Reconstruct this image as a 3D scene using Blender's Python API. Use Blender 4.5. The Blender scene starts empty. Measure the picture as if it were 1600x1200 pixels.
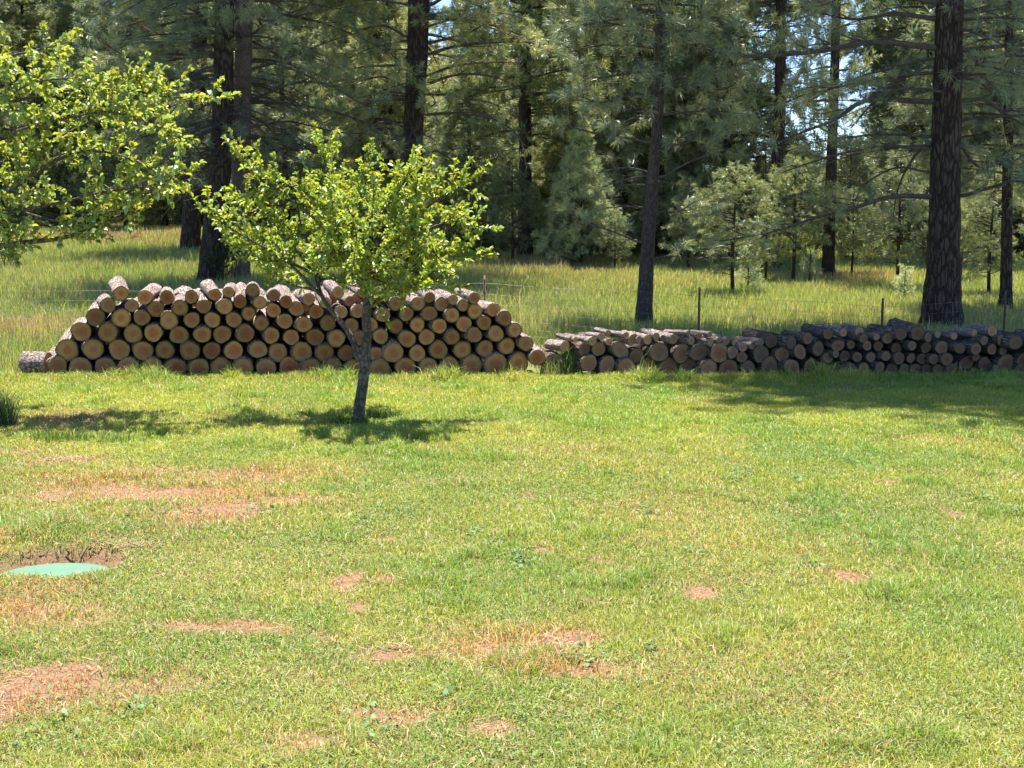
import bpy, math, random
import numpy as np
from mathutils import Vector
R = math.radians
scn = bpy.context.scene
col = scn.collection

# ------------------------------------------------------------------ camera
F_PX, PITCH, CAM_H = 2198.0, math.atan(300 / 2198.0), 2.5      # focal length in px of a 1600 px wide frame
cam_d = bpy.data.cameras.new('camera'); cam = bpy.data.objects.new('camera', cam_d); col.objects.link(cam)
cam.location = (0, 0, CAM_H); cam.rotation_euler = (math.pi / 2 - PITCH, 0, 0)
cam_d.sensor_width = 36; cam_d.lens = 36 * F_PX / 1600; cam_d.clip_end = 2000
scn.camera = cam
# ------------------------------------------------------------------ sky, sun, exposure
SUN_EL, SUN_AZ = R(76), R(4)
w = bpy.data.worlds.new('World'); scn.world = w; w.use_nodes = True
nt = w.node_tree; bg = nt.nodes['Background']
sky = nt.nodes.new('ShaderNodeTexSky'); sky.sky_type = 'NISHITA'; sky.sun_disc = False
sky.sun_elevation = SUN_EL; sky.sun_rotation = SUN_AZ; sky.air_density = 0.7; sky.dust_density = 0.1; sky.ozone_density = 5.0; sky.altitude = 900
nt.links.new(sky.outputs[0], bg.inputs[0]); bg.inputs[1].default_value = 0.10
sd = bpy.data.lights.new('sun', 'SUN'); sd.energy = 5.0; sd.angle = R(0.55); sd.color = (1.0, 0.955, 0.88)
sun = bpy.data.objects.new('sun', sd); col.objects.link(sun)
SDIR = Vector((math.cos(SUN_EL) * math.sin(SUN_AZ), math.cos(SUN_EL) * math.cos(SUN_AZ), math.sin(SUN_EL)))
sun.rotation_euler = SDIR.to_track_quat('Z', 'Y').to_euler(); sun.location = SDIR * 60
vs = scn.view_settings; vs.view_transform = 'Standard'; vs.look = 'None'; vs.gamma = 1; vs.exposure = 1.75
scn.cycles.max_bounces = 7; scn.cycles.transmission_bounces = 4; scn.cycles.diffuse_bounces = 4
try: scn.cycles.use_denoising = True
except Exception: pass

# ------------------------------------------------------------------ helpers
CP, SP = math.cos(PITCH), math.sin(PITCH)
def ray(u, v):
    a, b = (u - 800) / F_PX, (600 - v) / F_PX
    return np.array([a, CP + b * SP, -SP + b * CP])
def P(u, v, Y):
    d = ray(u, v); t = Y / d[1]
    return np.array([d[0] * t, Y, CAM_H + d[2] * t])

def hash2(ix, iy, seed):
    h = np.sin(ix * 127.1 + iy * 311.7 + seed * 74.7) * 43758.5453
    return h - np.floor(h)
def vnoise(x, y, s=1.0, seed=0):
    x = np.asarray(x, float) / s; y = np.asarray(y, float) / s
    ix, iy = np.floor(x), np.floor(y); fx, fy = x - ix, y - iy
    fx = fx * fx * (3 - 2 * fx); fy = fy * fy * (3 - 2 * fy)
    a = hash2(ix, iy, seed); b = hash2(ix + 1, iy, seed); c = hash2(ix, iy + 1, seed); d = hash2(ix + 1, iy + 1, seed)
    return (a * (1 - fx) + b * fx) * (1 - fy) + (c * (1 - fx) + d * fx) * fy
def fbm(x, y, s=1.0, seed=0, o=4):
    t = 0; a = 0.5; n = 0
    for k in range(o):
        t = t + a * vnoise(x, y, s / 2 ** k, seed + 17 * k); n += a; a *= 0.55
    return t / n
def sstep(a, b, x):
    t = np.clip((x - a) / (b - a), 0, 1); return t * t * (3 - 2 * t)

LID = (-3.10, 9.28)
def gz(x, y):
    x = np.asarray(x, float); y = np.asarray(y, float)
    z = 0.018 * (np.maximum(y - 20.5, 0)) * sstep(20.5, 24, y)
    z = np.where(y > 60, 0.018 * 39.5 + (y - 60) * 0.004, z)
    z = z + (fbm(x, y, 2.6, 3, 3) - 0.5) * 0.09 + (vnoise(x, y, 7, 9) - 0.5) * 0.05
    z = z + (fbm(x, y, 0.35, 5, 2) - 0.5) * 0.018 * sstep(40, 15, y)
    d = np.hypot((x - LID[0]) / 0.49, (y - LID[1]) / 0.46)                 # hollow dug round the lid, bank behind it
    z = z - 0.13 * sstep(0.98, 0.84, d)
    z = z + 0.05 * np.exp(-((x - LID[0]) / 0.7) ** 2 - ((y - LID[1] - 0.80) / 0.25) ** 2) + 0.03 * np.exp(-((x - LID[0]) / 0.7) ** 2 - ((y - LID[1] + 0.65) / 0.2) ** 2)
    for (hx, hy, hr, hd) in HOLES:
        z = z - hd * np.exp(-((x - hx) ** 2 + (y - hy) ** 2 * 1.6) / hr ** 2)
    return z
HOLES = []
def G(u, v):
    d = ray(u, v); z = 0.0; p = None
    for _ in range(12):
        t = (z - CAM_H) / d[2]; p = np.array([d[0] * t, d[1] * t]); z = float(gz(p[0], p[1]))
    return np.array([p[0], p[1], z])
HOLES = [(-2.85, 6.85, 0.14, 0.09), (2.52, 8.95, 0.10, 0.04), (-4.75, 14.4, 0.4, 0.06)]

# ---- materials
def mat(name):
    m = bpy.data.materials.new(name); m.use_nodes = True
    n = m.node_tree.nodes; return m, n, m.node_tree.links, n['Principled BSDF'], n['Material Output']
def ramp(n, stops, interp='LINEAR'):
    r = n.new('ShaderNodeValToRGB'); e = r.color_ramp.elements; r.color_ramp.interpolation = interp
    while len(e) < len(stops): e.new(0.5)
    for i, (p, c) in enumerate(stops): e[i].position = p; e[i].color = (*c, 1)
    return r
def noise(n, l, vec, scale, detail=4, rough=0.6, dist=0.0):
    t = n.new('ShaderNodeTexNoise'); t.inputs['Scale'].default_value = scale; t.inputs['Detail'].default_value = detail
    t.inputs['Roughness'].default_value = rough; t.inputs['Distortion'].default_value = dist
    if vec is not None: l.new(vec, t.inputs['Vector'])
    return t
def math_n(n, l, op, a, b=None):
    m = n.new('ShaderNodeMath'); m.operation = op
    for i, v in enumerate((a, b)):
        if v is None: continue
        if isinstance(v, (int, float)): m.inputs[i].default_value = v
        else: l.new(v, m.inputs[i])
    return m.outputs[0]
def mixc(n, l, f, a, b, mode='MIX'):
    m = n.new('ShaderNodeMix'); m.data_type = 'RGBA'; m.blend_type = mode
    for s, v in ((m.inputs[0], f), (m.inputs[6], a), (m.inputs[7], b)):
        if isinstance(v, (int, float)): s.default_value = v
        elif isinstance(v, tuple): s.default_value = (*v, 1)
        else: l.new(v, s)
    return m.outputs[2]
def bump(n, l, h, strength, dist, nrm=None):
    b = n.new('ShaderNodeBump'); b.inputs['Strength'].default_value = strength; b.inputs['Distance'].default_value = dist
    l.new(h, b.inputs['Height'])
    if nrm is not None: l.new(nrm, b.inputs['Normal'])
    return b.outputs[0]

def leaf_mat(name, trans=0.35, rough=0.45, spec=0.5, vary=False, tint=(1.25, 1.15, 0.45)):
    """foliage: the vertex colour 'col' is the leaf's own pigment; light passes through as translucency"""
    m, n, l, b, o = mat(name)
    a = n.new('ShaderNodeAttribute'); a.attribute_name = 'col'
    c = a.outputs['Color']
    if vary:
        oi = n.new('ShaderNodeObjectInfo'); vr = ramp(n, [(0.0, (.72, .78, .85)), (.5, (1, 1, 1)), (1.0, (1.3, 1.22, 1.0))]); l.new(oi.outputs['Random'], vr.inputs[0])
        c = mixc(n, l, 1.0, c, vr.outputs[0], 'MULTIPLY')
    l.new(c, b.inputs['Base Color']); b.inputs['Roughness'].default_value = rough
    b.inputs['Specular IOR Level'].default_value = spec
    t = n.new('ShaderNodeBsdfTranslucent'); tc = mixc(n, l, 1.0, c, tint, 'MULTIPLY'); l.new(tc, t.inputs['Color'])
    mx = n.new('ShaderNodeMixShader'); mx.inputs[0].default_value = trans
    l.new(b.outputs[0], mx.inputs[1]); l.new(t.outputs[0], mx.inputs[2]); l.new(mx.outputs[0], o.inputs['Surface'])
    return m
def bark_mat(name, dark, mid, light, scale=1.0, stretch=0.18, bumpd=0.03):
    m, n, l, b, o = mat(name)
    tc = n.new('ShaderNodeTexCoord'); mp = n.new('ShaderNodeMapping'); mp.inputs['Scale'].default_value = (scale, scale, scale * stretch)
    l.new(tc.outputs['Object'], mp.inputs[0])
    nz = noise(n, l, mp.outputs[0], 9, 5, 0.65, 0.4)
    vo = n.new('ShaderNodeTexVoronoi'); vo.feature = 'DISTANCE_TO_EDGE'; vo.inputs['Scale'].default_value = 13
    ad = n.new('ShaderNodeVectorMath'); ad.operation = 'MULTIPLY_ADD'
    l.new(nz.outputs['Color'], ad.inputs[0]); ad.inputs[1].default_value = (0.16, 0.16, 0.16); l.new(mp.outputs[0], ad.inputs[2])
    l.new(ad.outputs[0], vo.inputs['Vector'])
    ed = ramp(n, [(0.0, (0, 0, 0)), (0.16, (1, 1, 1))]); l.new(vo.outputs['Distance'], ed.inputs[0])
    n2 = noise(n, l, tc.outputs['Object'], 3.0 * scale, 4, 0.6)
    base = ramp(n, [(0.3, mid), (0.7, light)]); l.new(n2.outputs['Fac'], base.inputs[0])
    c = mixc(n, l, ed.outputs[0], dark, base.outputs[0])
    l.new(c, b.inputs['Base Color']); b.inputs['Roughness'].default_value = 0.95; b.inputs['Specular IOR Level'].default_value = 0.2
    h = math_n(n, l, 'ADD', ed.outputs[0], math_n(n, l, 'MULTIPLY', nz.outputs['Fac'], 0.8))
    l.new(bump(n, l, h, 1.0, bumpd), b.inputs['Normal'])
    return m
M_PINEBARK = bark_mat('pine_bark', (0.038, 0.027, 0.022), (0.066, 0.045, 0.035), (0.10, 0.07, 0.055), 1.25, 0.2, 0.04)
M_GREYBARK = bark_mat('grey_bark', (0.045, 0.034, 0.030), (0.075, 0.056, 0.048), (0.115, 0.09, 0.078), 2.2, 0.35, 0.010)
M_FRUITBARK = bark_mat('fruit_bark', (0.05, 0.04, 0.03), (0.10, 0.08, 0.062), (0.19, 0.16, 0.125), 1.6, 0.6, 0.006)
M_LOGBARK = bark_mat('log_bark', (0.10, 0.065, 0.05), (0.34, 0.25, 0.215), (0.56, 0.46, 0.42), 0.42, 1.6, 0.02)
M_OLDBARK = bark_mat('old_log_bark', (0.045, 0.032, 0.025), (0.15, 0.11, 0.085), (0.29, 0.225, 0.18), 0.42, 1.4, 0.02)
M_BROWNBARK = bark_mat('brown_bark', (0.12, 0.085, 0.072), (0.19, 0.14, 0.118), (0.25, 0.19, 0.16), 2.2, 0.35, 0.010)
M_TWIG = bark_mat('twig_bark', (0.05, 0.04, 0.035), (0.10, 0.08, 0.068), (0.17, 0.14, 0.12), 4, 0.5, 0.004)
M_NEEDLE = leaf_mat('pine_needles', 0.36, 0.40, 0.6, True, tint=(1.1, 1.1, 0.7))
M_PALE = leaf_mat('pale_pine_needles', 0.36, 0.40, 0.6, tint=(1.1, 1.1, 0.7))
M_LEAF = leaf_mat('fruit_leaves', 0.42, 0.36, 0.55, tint=(1.3, 1.15, 0.35))
M_GRASS = leaf_mat('grass_blades', 0.40, 0.5, 0.4, tint=(1.15, 1.1, 0.5))
M_WEED = leaf_mat('weed_leaves', 0.3, 0.6, 0.3, tint=(1.15, 1.1, 0.5))

def wood_mat(name, sap, heart, grey, greyamt):
    m, n, l, b, o = mat(name)
    tc = n.new('ShaderNodeTexCoord'); oi = n.new('ShaderNodeObjectInfo')
    sx = n.new('ShaderNodeSeparateXYZ'); l.new(tc.outputs['Object'], sx.inputs[0])
    off = n.new('ShaderNodeVectorMath'); off.operation = 'MULTIPLY_ADD'
    cmb = n.new('ShaderNodeCombineXYZ'); l.new(oi.outputs['Random'], cmb.inputs[0]); l.new(oi.outputs['Random'], cmb.inputs[2])
    l.new(cmb.outputs[0], off.inputs[0]); off.inputs[1].default_value = (37, 11, 53); l.new(tc.outputs['Object'], off.inputs[2])
    nz = noise(n, l, off.outputs[0], 1.3, 3, 0.5)
    r = math_n(n, l, 'SQRT', math_n(n, l, 'ADD', math_n(n, l, 'MULTIPLY', sx.outputs[0], sx.outputs[0]), math_n(n, l, 'MULTIPLY', sx.outputs[2], sx.outputs[2])))
    rd = math_n(n, l, 'ADD', r, math_n(n, l, 'MULTIPLY', math_n(n, l, 'SUBTRACT', nz.outputs['Fac'], 0.5), 0.45))
    rr = math_n(n, l, 'ADD', rd, math_n(n, l, 'MULTIPLY', math_n(n, l, 'SUBTRACT', oi.outputs['Random'], 0.5), 0.35))
    hr = ramp(n, [(0.0, (heart[0] * .7, heart[1] * .6, heart[2] * .6)), (0.08, heart), (0.42, heart), (0.62, sap), (0.93, sap), (1.0, tuple(c * .55 for c in sap))])
    l.new(rr, hr.inputs[0])
    ring = math_n(n, l, 'SINE', math_n(n, l, 'MULTIPLY', rd, 62))
    rc = mixc(n, l, math_n(n, l, 'MULTIPLY', math_n(n, l, 'ADD', ring, 1.0), 0.22), hr.outputs[0], tuple(c * .4 for c in heart))
    # drying checks: thin radial cracks
    ang = math_n(n, l, 'ARCTAN2', sx.outputs[0], sx.outputs[2])
    cv = n.new('ShaderNodeCombineXYZ'); l.new(math_n(n, l, 'MULTIPLY', ang, 3.0), cv.inputs[0]); l.new(math_n(n, l, 'MULTIPLY', oi.outputs['Random'], 90), cv.inputs[1]); l.new(math_n(n, l, 'MULTIPLY', r, .5), cv.inputs[2])
    cn = noise(n, l, cv.outputs[0], 1.6, 3, 0.7)
    ck = ramp(n, [(0.63, (0, 0, 0)), (0.66, (1, 1, 1))]); l.new(cn.outputs['Fac'], ck.inputs[0])
    c = mixc(n, l, math_n(n, l, 'MULTIPLY', ck.outputs[0], 0.55), rc, (0.06, 0.04, 0.03))
    g2 = noise(n, l, off.outputs[0], 2.6, 5, 0.7)
    gm = ramp(n, [(0.35, (0, 0, 0)), (0.75, (1, 1, 1))]); l.new(g2.outputs['Fac'], gm.inputs[0])
    rs = n.new('ShaderNodeTexWhiteNoise'); rs.noise_dimensions = '1D'; l.new(oi.outputs['Random'], rs.inputs['W'])
    f = math_n(n, l, 'MULTIPLY', math_n(n, l, 'ADD', math_n(n, l, 'MULTIPLY', gm.outputs[0], 0.6), math_n(n, l, 'MULTIPLY', rs.outputs['Value'], 0.9)), greyamt)
    c = mixc(n, l, f, c, grey)
    vv = n.new('ShaderNodeTexWhiteNoise'); vv.noise_dimensions = '1D'; l.new(math_n(n, l, 'ADD', oi.outputs['Random'], 3.7), vv.inputs['W'])
    vr = ramp(n, [(0.0, (.70, .66, .62)), (.5, (1, 1, 1)), (1.0, (1.28, 1.2, 1.1))]); l.new(vv.outputs['Value'], vr.inputs[0])
    c = mixc(n, l, 1.0, c, vr.outputs[0], 'MULTIPLY')
    l.new(c, b.inputs['Base Color']); b.inputs['Roughness'].default_value = 0.85; b.inputs['Specular IOR Level'].default_value = 0.2
    l.new(bump(n, l, g2.outputs['Fac'], 0.5, 0.02), b.inputs['Normal'])
    return m
M_WOOD = wood_mat('cut_wood', (0.42, 0.245, 0.085), (0.37, 0.125, 0.05), (0.20, 0.135, 0.08), 0.45)
M_OLDWOOD = wood_mat('weathered_cut_wood', (0.27, 0.17, 0.095), (0.23, 0.095, 0.055), (0.15, 0.11, 0.075), 0.6)
M_MIDWOOD = wood_mat('small_log_wood', (0.46, 0.29, 0.14), (0.40, 0.20, 0.10), (0.25, 0.18, 0.12), 0.4)

# ---- mesh builders
class Buf:
    """collects tubes and loose faces into one mesh"""
    def __init__(s): s.v = []; s.f3 = []; s.f4 = []; s.n = 0; s.c = []
    def add(s, v, f3=None, f4=None, c=None):
        v = np.asarray(v, float)
        if f3 is not None and len(f3): s.f3.append(np.asarray(f3) + s.n)
        if f4 is not None and len(f4): s.f4.append(np.asarray(f4) + s.n)
        s.v.append(v); s.n += len(v)
        if c is not None: s.c.append(np.asarray(c, float))
    def tube(s, pts, rad, sides=5, cap=True, rough=0.0, rng=None):
        pts = np.asarray(pts, float); k = len(pts); rad = np.asarray(rad, float) * np.ones(k)
        t = np.gradient(pts, axis=0); t /= (np.linalg.norm(t, axis=1)[:, None] + 1e-9)
        ref = np.array([0, 0, 1.0]) if abs(t[0][2]) < 0.9 else np.array([1.0, 0, 0])
        a = np.cross(t, ref); a /= (np.linalg.norm(a, axis=1)[:, None] + 1e-9); b = np.cross(t, a)
        th = np.linspace(0, 2 * math.pi, sides, endpoint=False)
        rr = rad[:, None] * np.ones((k, sides))
        if rough and rng is not None: rr = rr * (1 + rough * (rng.rand(k, sides) - 0.5) * 2)
        v = pts[:, None, :] + rr[..., None] * (np.cos(th)[None, :, None] * a[:, None, :] + np.sin(th)[None, :, None] * b[:, None, :])
        i = np.arange(k - 1)[:, None] * sides; j = np.arange(sides)[None, :]; j2 = (j + 1) % sides
        f = np.stack([i + j, i + sides + j, i + sides + j2, i + j2], -1).reshape(-1, 4)
        s.add(v.reshape(-1, 3), f4=f)
    def mesh(s, name, m, smooth=False, colour=False):
        v = np.concatenate(s.v) if s.v else np.zeros((0, 3)); me = bpy.data.meshes.new(name)
        f3 = np.concatenate(s.f3) if s.f3 else np.zeros((0, 3), int); f4 = np.concatenate(s.f4) if s.f4 else np.zeros((0, 4), int)
        me.vertices.add(len(v)); me.vertices.foreach_set('co', v.astype(np.float32).ravel())
        loops = np.concatenate([f3.ravel(), f4.ravel()]).astype(np.int32)
        me.loops.add(len(loops)); me.loops.foreach_set('vertex_index', loops)
        tot = np.concatenate([np.full(len(f3), 3), np.full(len(f4), 4)]).astype(np.int32)
        st = np.concatenate([[0], np.cumsum(tot)[:-1]]).astype(np.int32) if len(tot) else tot
        me.polygons.add(len(tot)); me.polygons.foreach_set('loop_start', st); me.polygons.foreach_set('loop_total', tot)
        if smooth: me.polygons.foreach_set('use_smooth', np.ones(len(tot), bool))
        if colour:
            ca = me.attributes.new('col', 'FLOAT_COLOR', 'POINT')
            cc = np.concatenate(s.c); cc = np.concatenate([cc, np.ones((len(cc), 1))], 1)
            ca.data.foreach_set('color', cc.astype(np.float32).ravel())
        me.update(calc_edges=True); me.validate()
        me.materials.append(m); return me
def link(name, data, parent=None, loc=(0, 0, 0), rot=(0, 0, 0), scale=(1, 1, 1)):
    o = bpy.data.objects.new(name, data); col.objects.link(o); o.location = loc; o.rotation_euler = rot; o.scale = scale
    if parent is not None: o.parent = parent
    return o
def tag(o, label=None, cat=None, group=None, kind=None):
    if label: o['label'] = label
    if cat: o['category'] = cat
    if group: o['group'] = group
    if kind: o['kind'] = kind
    return o

def unit(v): return v / (np.linalg.norm(v, axis=-1, keepdims=True) + 1e-9)
def spline(pts, n=14):
    """smooth curve through the points"""
    pts = np.asarray(pts, float); k = len(pts)
    if k < 3:
        t = np.linspace(0, 1, n)[:, None]; return pts[0] * (1 - t) + pts[-1] * t
    q = np.vstack([2 * pts[0] - pts[1], pts, 2 * pts[-1] - pts[-2]]); out = []
    for s in np.linspace(0, k - 1 - 1e-6, n):
        i = int(s); f = s - i; p0, p1, p2, p3 = q[i], q[i + 1], q[i + 2], q[i + 3]
        out.append(0.5 * ((2 * p1) + (-p0 + p2) * f + (2 * p0 - 5 * p1 + 4 * p2 - p3) * f * f + (-p0 + 3 * p1 - 3 * p2 + p3) * f ** 3))
    return np.array(out)

# ---- needles
def needles(buf, tp, td, rng, k=20, ln=0.17, wd=0.007, spread=0.8, tone=(0.085, 0.125, 0.06)):
    tp = np.asarray(tp); td = unit(np.asarray(td)); n = len(tp)
    if n == 0: return
    d = unit(td[:, None, :] * 0.75 + rng.normal(0, 1, (n, k, 3)) * spread * 0.55)
    L = ln * (0.7 + 0.5 * rng.rand(n, k, 1)); base = tp[:, None, :] - td[:, None, :] * rng.rand(n, k, 1) * 0.12
    side = unit(np.cross(d, rng.normal(0, 1, (n, k, 3)))) * wd * 0.5
    mid = base + d * L * 0.55; tip = base + d * L; tip[..., 2] -= 0.02
    v = np.stack([base, mid + side, tip, mid - side], 2).reshape(-1, 3)
    f = np.arange(n * k * 4).reshape(-1, 4)
    t = np.array(tone); tb = rng.rand(n, 1, 1)
    warm = np.array([1.35, 1.15, 0.9]); cool = np.array([0.75, 0.85, 0.95])
    c = t * (cool * (1 - tb) + warm * tb) * (0.75 + 0.5 * rng.rand(n, k, 1))
    c = np.repeat(c[:, :, None, :], 4, 2).reshape(-1, 3)
    buf.add(v, f4=f, c=c)

def dress(pl, r0, lb, nb, rng, sec_gap=0.30, sec_len=0.9, start=0.25, leafy=1.0, k=20, tone=(0.085, 0.125, 0.06), droop=0.0, tl=None, ln=0.17, wd=0.007):
    """side twigs and needle tufts along one limb (pl: polyline)"""
    seg = np.linalg.norm(np.diff(pl, axis=0), axis=1); L = seg.sum(); cum = np.concatenate([[0], np.cumsum(seg)])
    TP, TD = [], []
    s = start * L; sgn = 1
    while s < L:
        i = min(np.searchsorted(cum, s) - 1, len(seg) - 1); i = max(i, 0); f = (s - cum[i]) / (seg[i] + 1e-9)
        p = pl[i] * (1 - f) + pl[i + 1] * f; t = unit(pl[i + 1] - pl[i])
        side = unit(np.cross(t, [0, 0, 1.0])) * sgn; sgn = -sgn
        rem = min(1.0, 0.35 + (L - s) / L)
        l2 = sec_len * rem * (0.5 + 0.8 * rng.rand())
        d = unit(t * 0.75 + side * (0.5 + 0.5 * rng.rand()) + np.array([0, 0, rng.uniform(-0.25, 0.35) - droop]))
        n2 = 5; tt = np.linspace(0, 1, n2)[:, None]
        q = p + d * l2 * tt + np.array([0, 0, 1.0]) * (0.22 - droop) * l2 * tt ** 2 + rng.normal(0, 0.03, (n2, 3)) * l2 * tt
        lb.tube(q, np.linspace(max(0.004, r0 * 0.28), 0.004, n2), 3)
        m = max(1, int(l2 / 0.22))
        live = rng.rand() < leafy
        for j in range(m + 1):
            ff = 1 - 0.75 * j / (m + 1); a = int(ff * (n2 - 1) - 1e-6); g = ff * (n2 - 1) - a
            pp = q[a] * (1 - g) + q[min(a + 1, n2 - 1)] * g; dd = unit(q[min(a + 1, n2 - 1)] - q[a] + 1e-6)
            if j:
                so = rng.normal(0, 1, 3); e = pp + unit(dd * 0.8 + so * 0.6 + np.array([0, 0, .25 - droop])) * (0.12 + 0.16 * rng.rand())
                lb.tube(np.array([pp, e]), [0.004, 0.003], 3)
                if live: TP.append(e); TD.append(e - pp)
            elif live: TP.append(pp); TD.append(dd)
        s += sec_gap * (0.6 + 0.8 * rng.rand())
    if rng.rand() < leafy: TP.append(pl[-1]); TD.append(pl[-1] - pl[-2])
    needles(nb, TP, TD, rng, k=k, tone=tone, ln=ln, wd=wd)

def limb_curve(p0, az, L, rise, sag, rng, n=9, wig=0.05):
    t = np.linspace(0, 1, n)[:, None]; h = np.array([math.cos(az), math.sin(az), 0])
    q = p0 + h * L * t + np.array([0, 0, 1.0]) * (rise * L * t - sag * L * t ** 2)
    w_ = np.cumsum(rng.normal(0, wig * L / n, (n, 3)), 0) * t
    return q + w_

def pine_crown(lb, nb, rng, h0, h1, rmax, gap=0.45, per=4, leafy=1.0, k=16, tone=(0.085, 0.125, 0.06), sec_gap=0.38, sec_len=0.8,
               rise=0.15, sag=0.2, axis=lambda z: np.array([0, 0, z]), shape='cone', trunk_r=0.2, ln=0.17, wd=0.007, r_low=1.0, droop=0.0):
    z = h0
    while z < h1:
        u = (z - h0) / (h1 - h0)
        if shape == 'cone': rr = rmax * (1 - u) ** 0.8 * (r_low + (1 - r_low) * min(1, u / 0.25))
        else: rr = rmax * math.sin(math.pi * min(1, 0.18 + 0.82 * u)) ** 0.7
        for j in range(per):
            L = max(0.25, rr * (0.65 + 0.5 * rng.rand())); az = rng.rand() * 2 * math.pi
            p0 = axis(z + rng.uniform(-.2, .2))
            pl = limb_curve(p0, az, L, rise + rng.uniform(-.15, .2), sag + rng.uniform(-.1, .1), rng, 7)
            r0 = min(0.05, 0.012 + L * 0.010)
            lb.tube(pl, np.linspace(r0, 0.006, 7), 4)
            dress(pl, r0, lb, nb, rng, sec_gap=sec_gap, sec_len=min(sec_len, L * 0.5 + 0.2), start=0.2, leafy=leafy, k=k, tone=tone, ln=ln, wd=wd, droop=droop)
        z += gap * (0.7 + 0.6 * rng.rand())
    needles(nb, [axis(h1)], [[0, 0, 1.0]], rng, k=k, tone=tone)

def trunk_buf(pts, radii, rng, sides=20, n=40, flare=1.25):
    b = Buf(); c = spline(pts, n); t = np.linspace(0, 1, n); r = np.interp(np.linspace(0, 1, n), np.linspace(0, 1, len(radii)), radii)
    hgt = c[:, 2] - c[0, 2]; r = r * (1 + (flare - 1) * np.exp(-hgt / 0.35))
    b.tube(c, r, sides, rough=0.045, rng=rng); return b

def pixel_trunk(pts, Y):
    """trunk centre line and radii from pixel (u, v, width px); the trunk stands at its own distance Y"""
    base = G(pts[0][0], pts[0][1]) if Y is None else None
    Yb = base[1] if base is not None else Y
    c = []; r = []
    for (u, v, wd) in pts:
        p = P(u, v, Yb); c.append(p); r.append(wd * 0.5 * Yb / F_PX)
    c[0][2] = float(gz(c[0][0], c[0][1])) - 0.1
    return c, r, Yb

# ================================================================== SETTING: ground sheet
def axis_coords(lo, hi, fine, far_, step, growth=1.25):
    a = list(np.arange(lo, hi + 1e-6, fine)); s = step; x = hi
    while x < far_: x += s; s *= growth; a.append(x)
    return a
ys = np.array([-20, -10, -4, 0, 3, 4.5] + axis_coords(5.2, 20.4, 0.07, 900, 0.25, 1.12))
xp = axis_coords(0, 8.4, 0.08, 700, 0.3, 1.2); xs = np.array([-a for a in xp[:0:-1]] + xp)
XX, YY = np.meshgrid(xs, ys); ZZ = gz(XX, YY)

DRY = [  # bare reddish earth: pixel centre, half widths px, strength
    (250, 772, 110, 9, .8), (330, 800, 60, 14, .9), (340, 745, 90, 7, .55), (120, 722, 60, 5, .5), (85, 1060, 62, 17, .95), (20, 1085, 30, 25, 1.1), (890, 1003, 38, 12, 1.0),
    (778, 1016, 28, 9, 1.0), (930, 1050, 45, 8, .85), (1323, 904, 38, 7, 1.1), (1108, 925, 22, 6, .9), (640, 1025, 70, 10, .6), (340, 985, 75, 7, .8),
    (1480, 803, 14, 4, .9), (850, 858, 18, 4, .8), (545, 910, 18, 7, .8), (925, 945, 30, 5, .7), (600, 908, 15, 4, .8), (560, 945, 16, 6, .7), (120, 775, 90, 8, .5), (470, 785, 50, 6, .7),
    (600, 1120, 60, 10, .6), (755, 1135, 30, 8, .7), (100, 655, 90, 12, .5), (240, 738, 70, 6, .5), (1020, 1030, 25, 6, .5), (230, 1075, 60, 15, .5), (500, 1165, 60, 14, .5),
    (940, 880, 14, 4, .6), (1375, 752, 12, 4, .7), (500, 1000, 40, 8, .4), (60, 960, 90, 15, .5), (690, 755, 60, 6, .35), (870, 705, 50, 5, .4), (1480, 690, 60, 4, .4), (1200, 905, 60, 8, .3),
    (480, 1060, 60, 18, .35), (810, 775, 14, 4, .7), (590, 845, 20, 4, .5), (930, 1110, 40, 10, .3), (20, 705, 60, 6, .6), (1250, 800, 50, 7, .3)]
DRYW = []
for (u, v, a, b_, s) in DRY:
    g = G(u, v); gx = abs(G(u + a, v)[0] - g[0]); gy = abs(G(u, v - b_)[1] - G(u, v + b_)[1]) / 2
    DRYW.append((g[0], g[1], gx * 1.25, gy * 1.3, s))
def dryness(x, y):
    d = np.exp(-((np.hypot((x - LID[0] - .02) / 0.43, (y - LID[1] - .03) / 0.40)) / 1.0) ** 6)
    wx = x + (fbm(x, y, 0.5, 21, 3) - 0.5) * 0.35; wy = y + (fbm(x, y, 0.5, 31, 3) - 0.5) * 0.35
    for (a, b_, sx_, sy_, s) in DRYW: d = np.maximum(d, s * np.exp(-(((wx - a) / sx_) ** 2 + ((wy - b_) / sy_) ** 2) * 0.8))
    br = fbm(x, y, 0.30, 41, 4)
    left = sstep(1.5, -3.5, x) * sstep(15, 10, y) * 0.20
    return np.clip(d * (0.45 + 1.1 * br) + left + 0.5 * np.maximum(0, fbm(x, y, 1.1, 51, 4) - 0.60) * 2.2, 0, 1)
MEAD_DRY = []
for (u, v, a, b_, s) in [(830, 425, 130, 16, .8), (1330, 435, 110, 8, .9), (160, 375, 160, 10, .9), (60, 525, 80, 18, .9), (1100, 440, 80, 8, .4), (650, 400, 80, 15, .7), (1310, 455, 60, 6, .5)]:
    g = G(u, v); MEAD_DRY.append((g[0], g[1], abs(G(u + a, v)[0] - g[0]), abs(G(u, v - b_)[1] - G(u, v + b_)[1]) / 2, s))
def mead_dry(x, y):
    d = np.zeros_like(np.asarray(x, float))
    for (a, b_, sx_, sy_, s) in MEAD_DRY: d = np.maximum(d, s * np.exp(-(((x - a) / sx_) ** 2 + ((y - b_) / sy_) ** 2)))
    return np.clip(d * (0.5 + fbm(x, y, 2.0, 61, 3)) + 0.22 * (fbm(x, y, 3.0, 71, 3) > 0.55), 0, 1)

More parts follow.
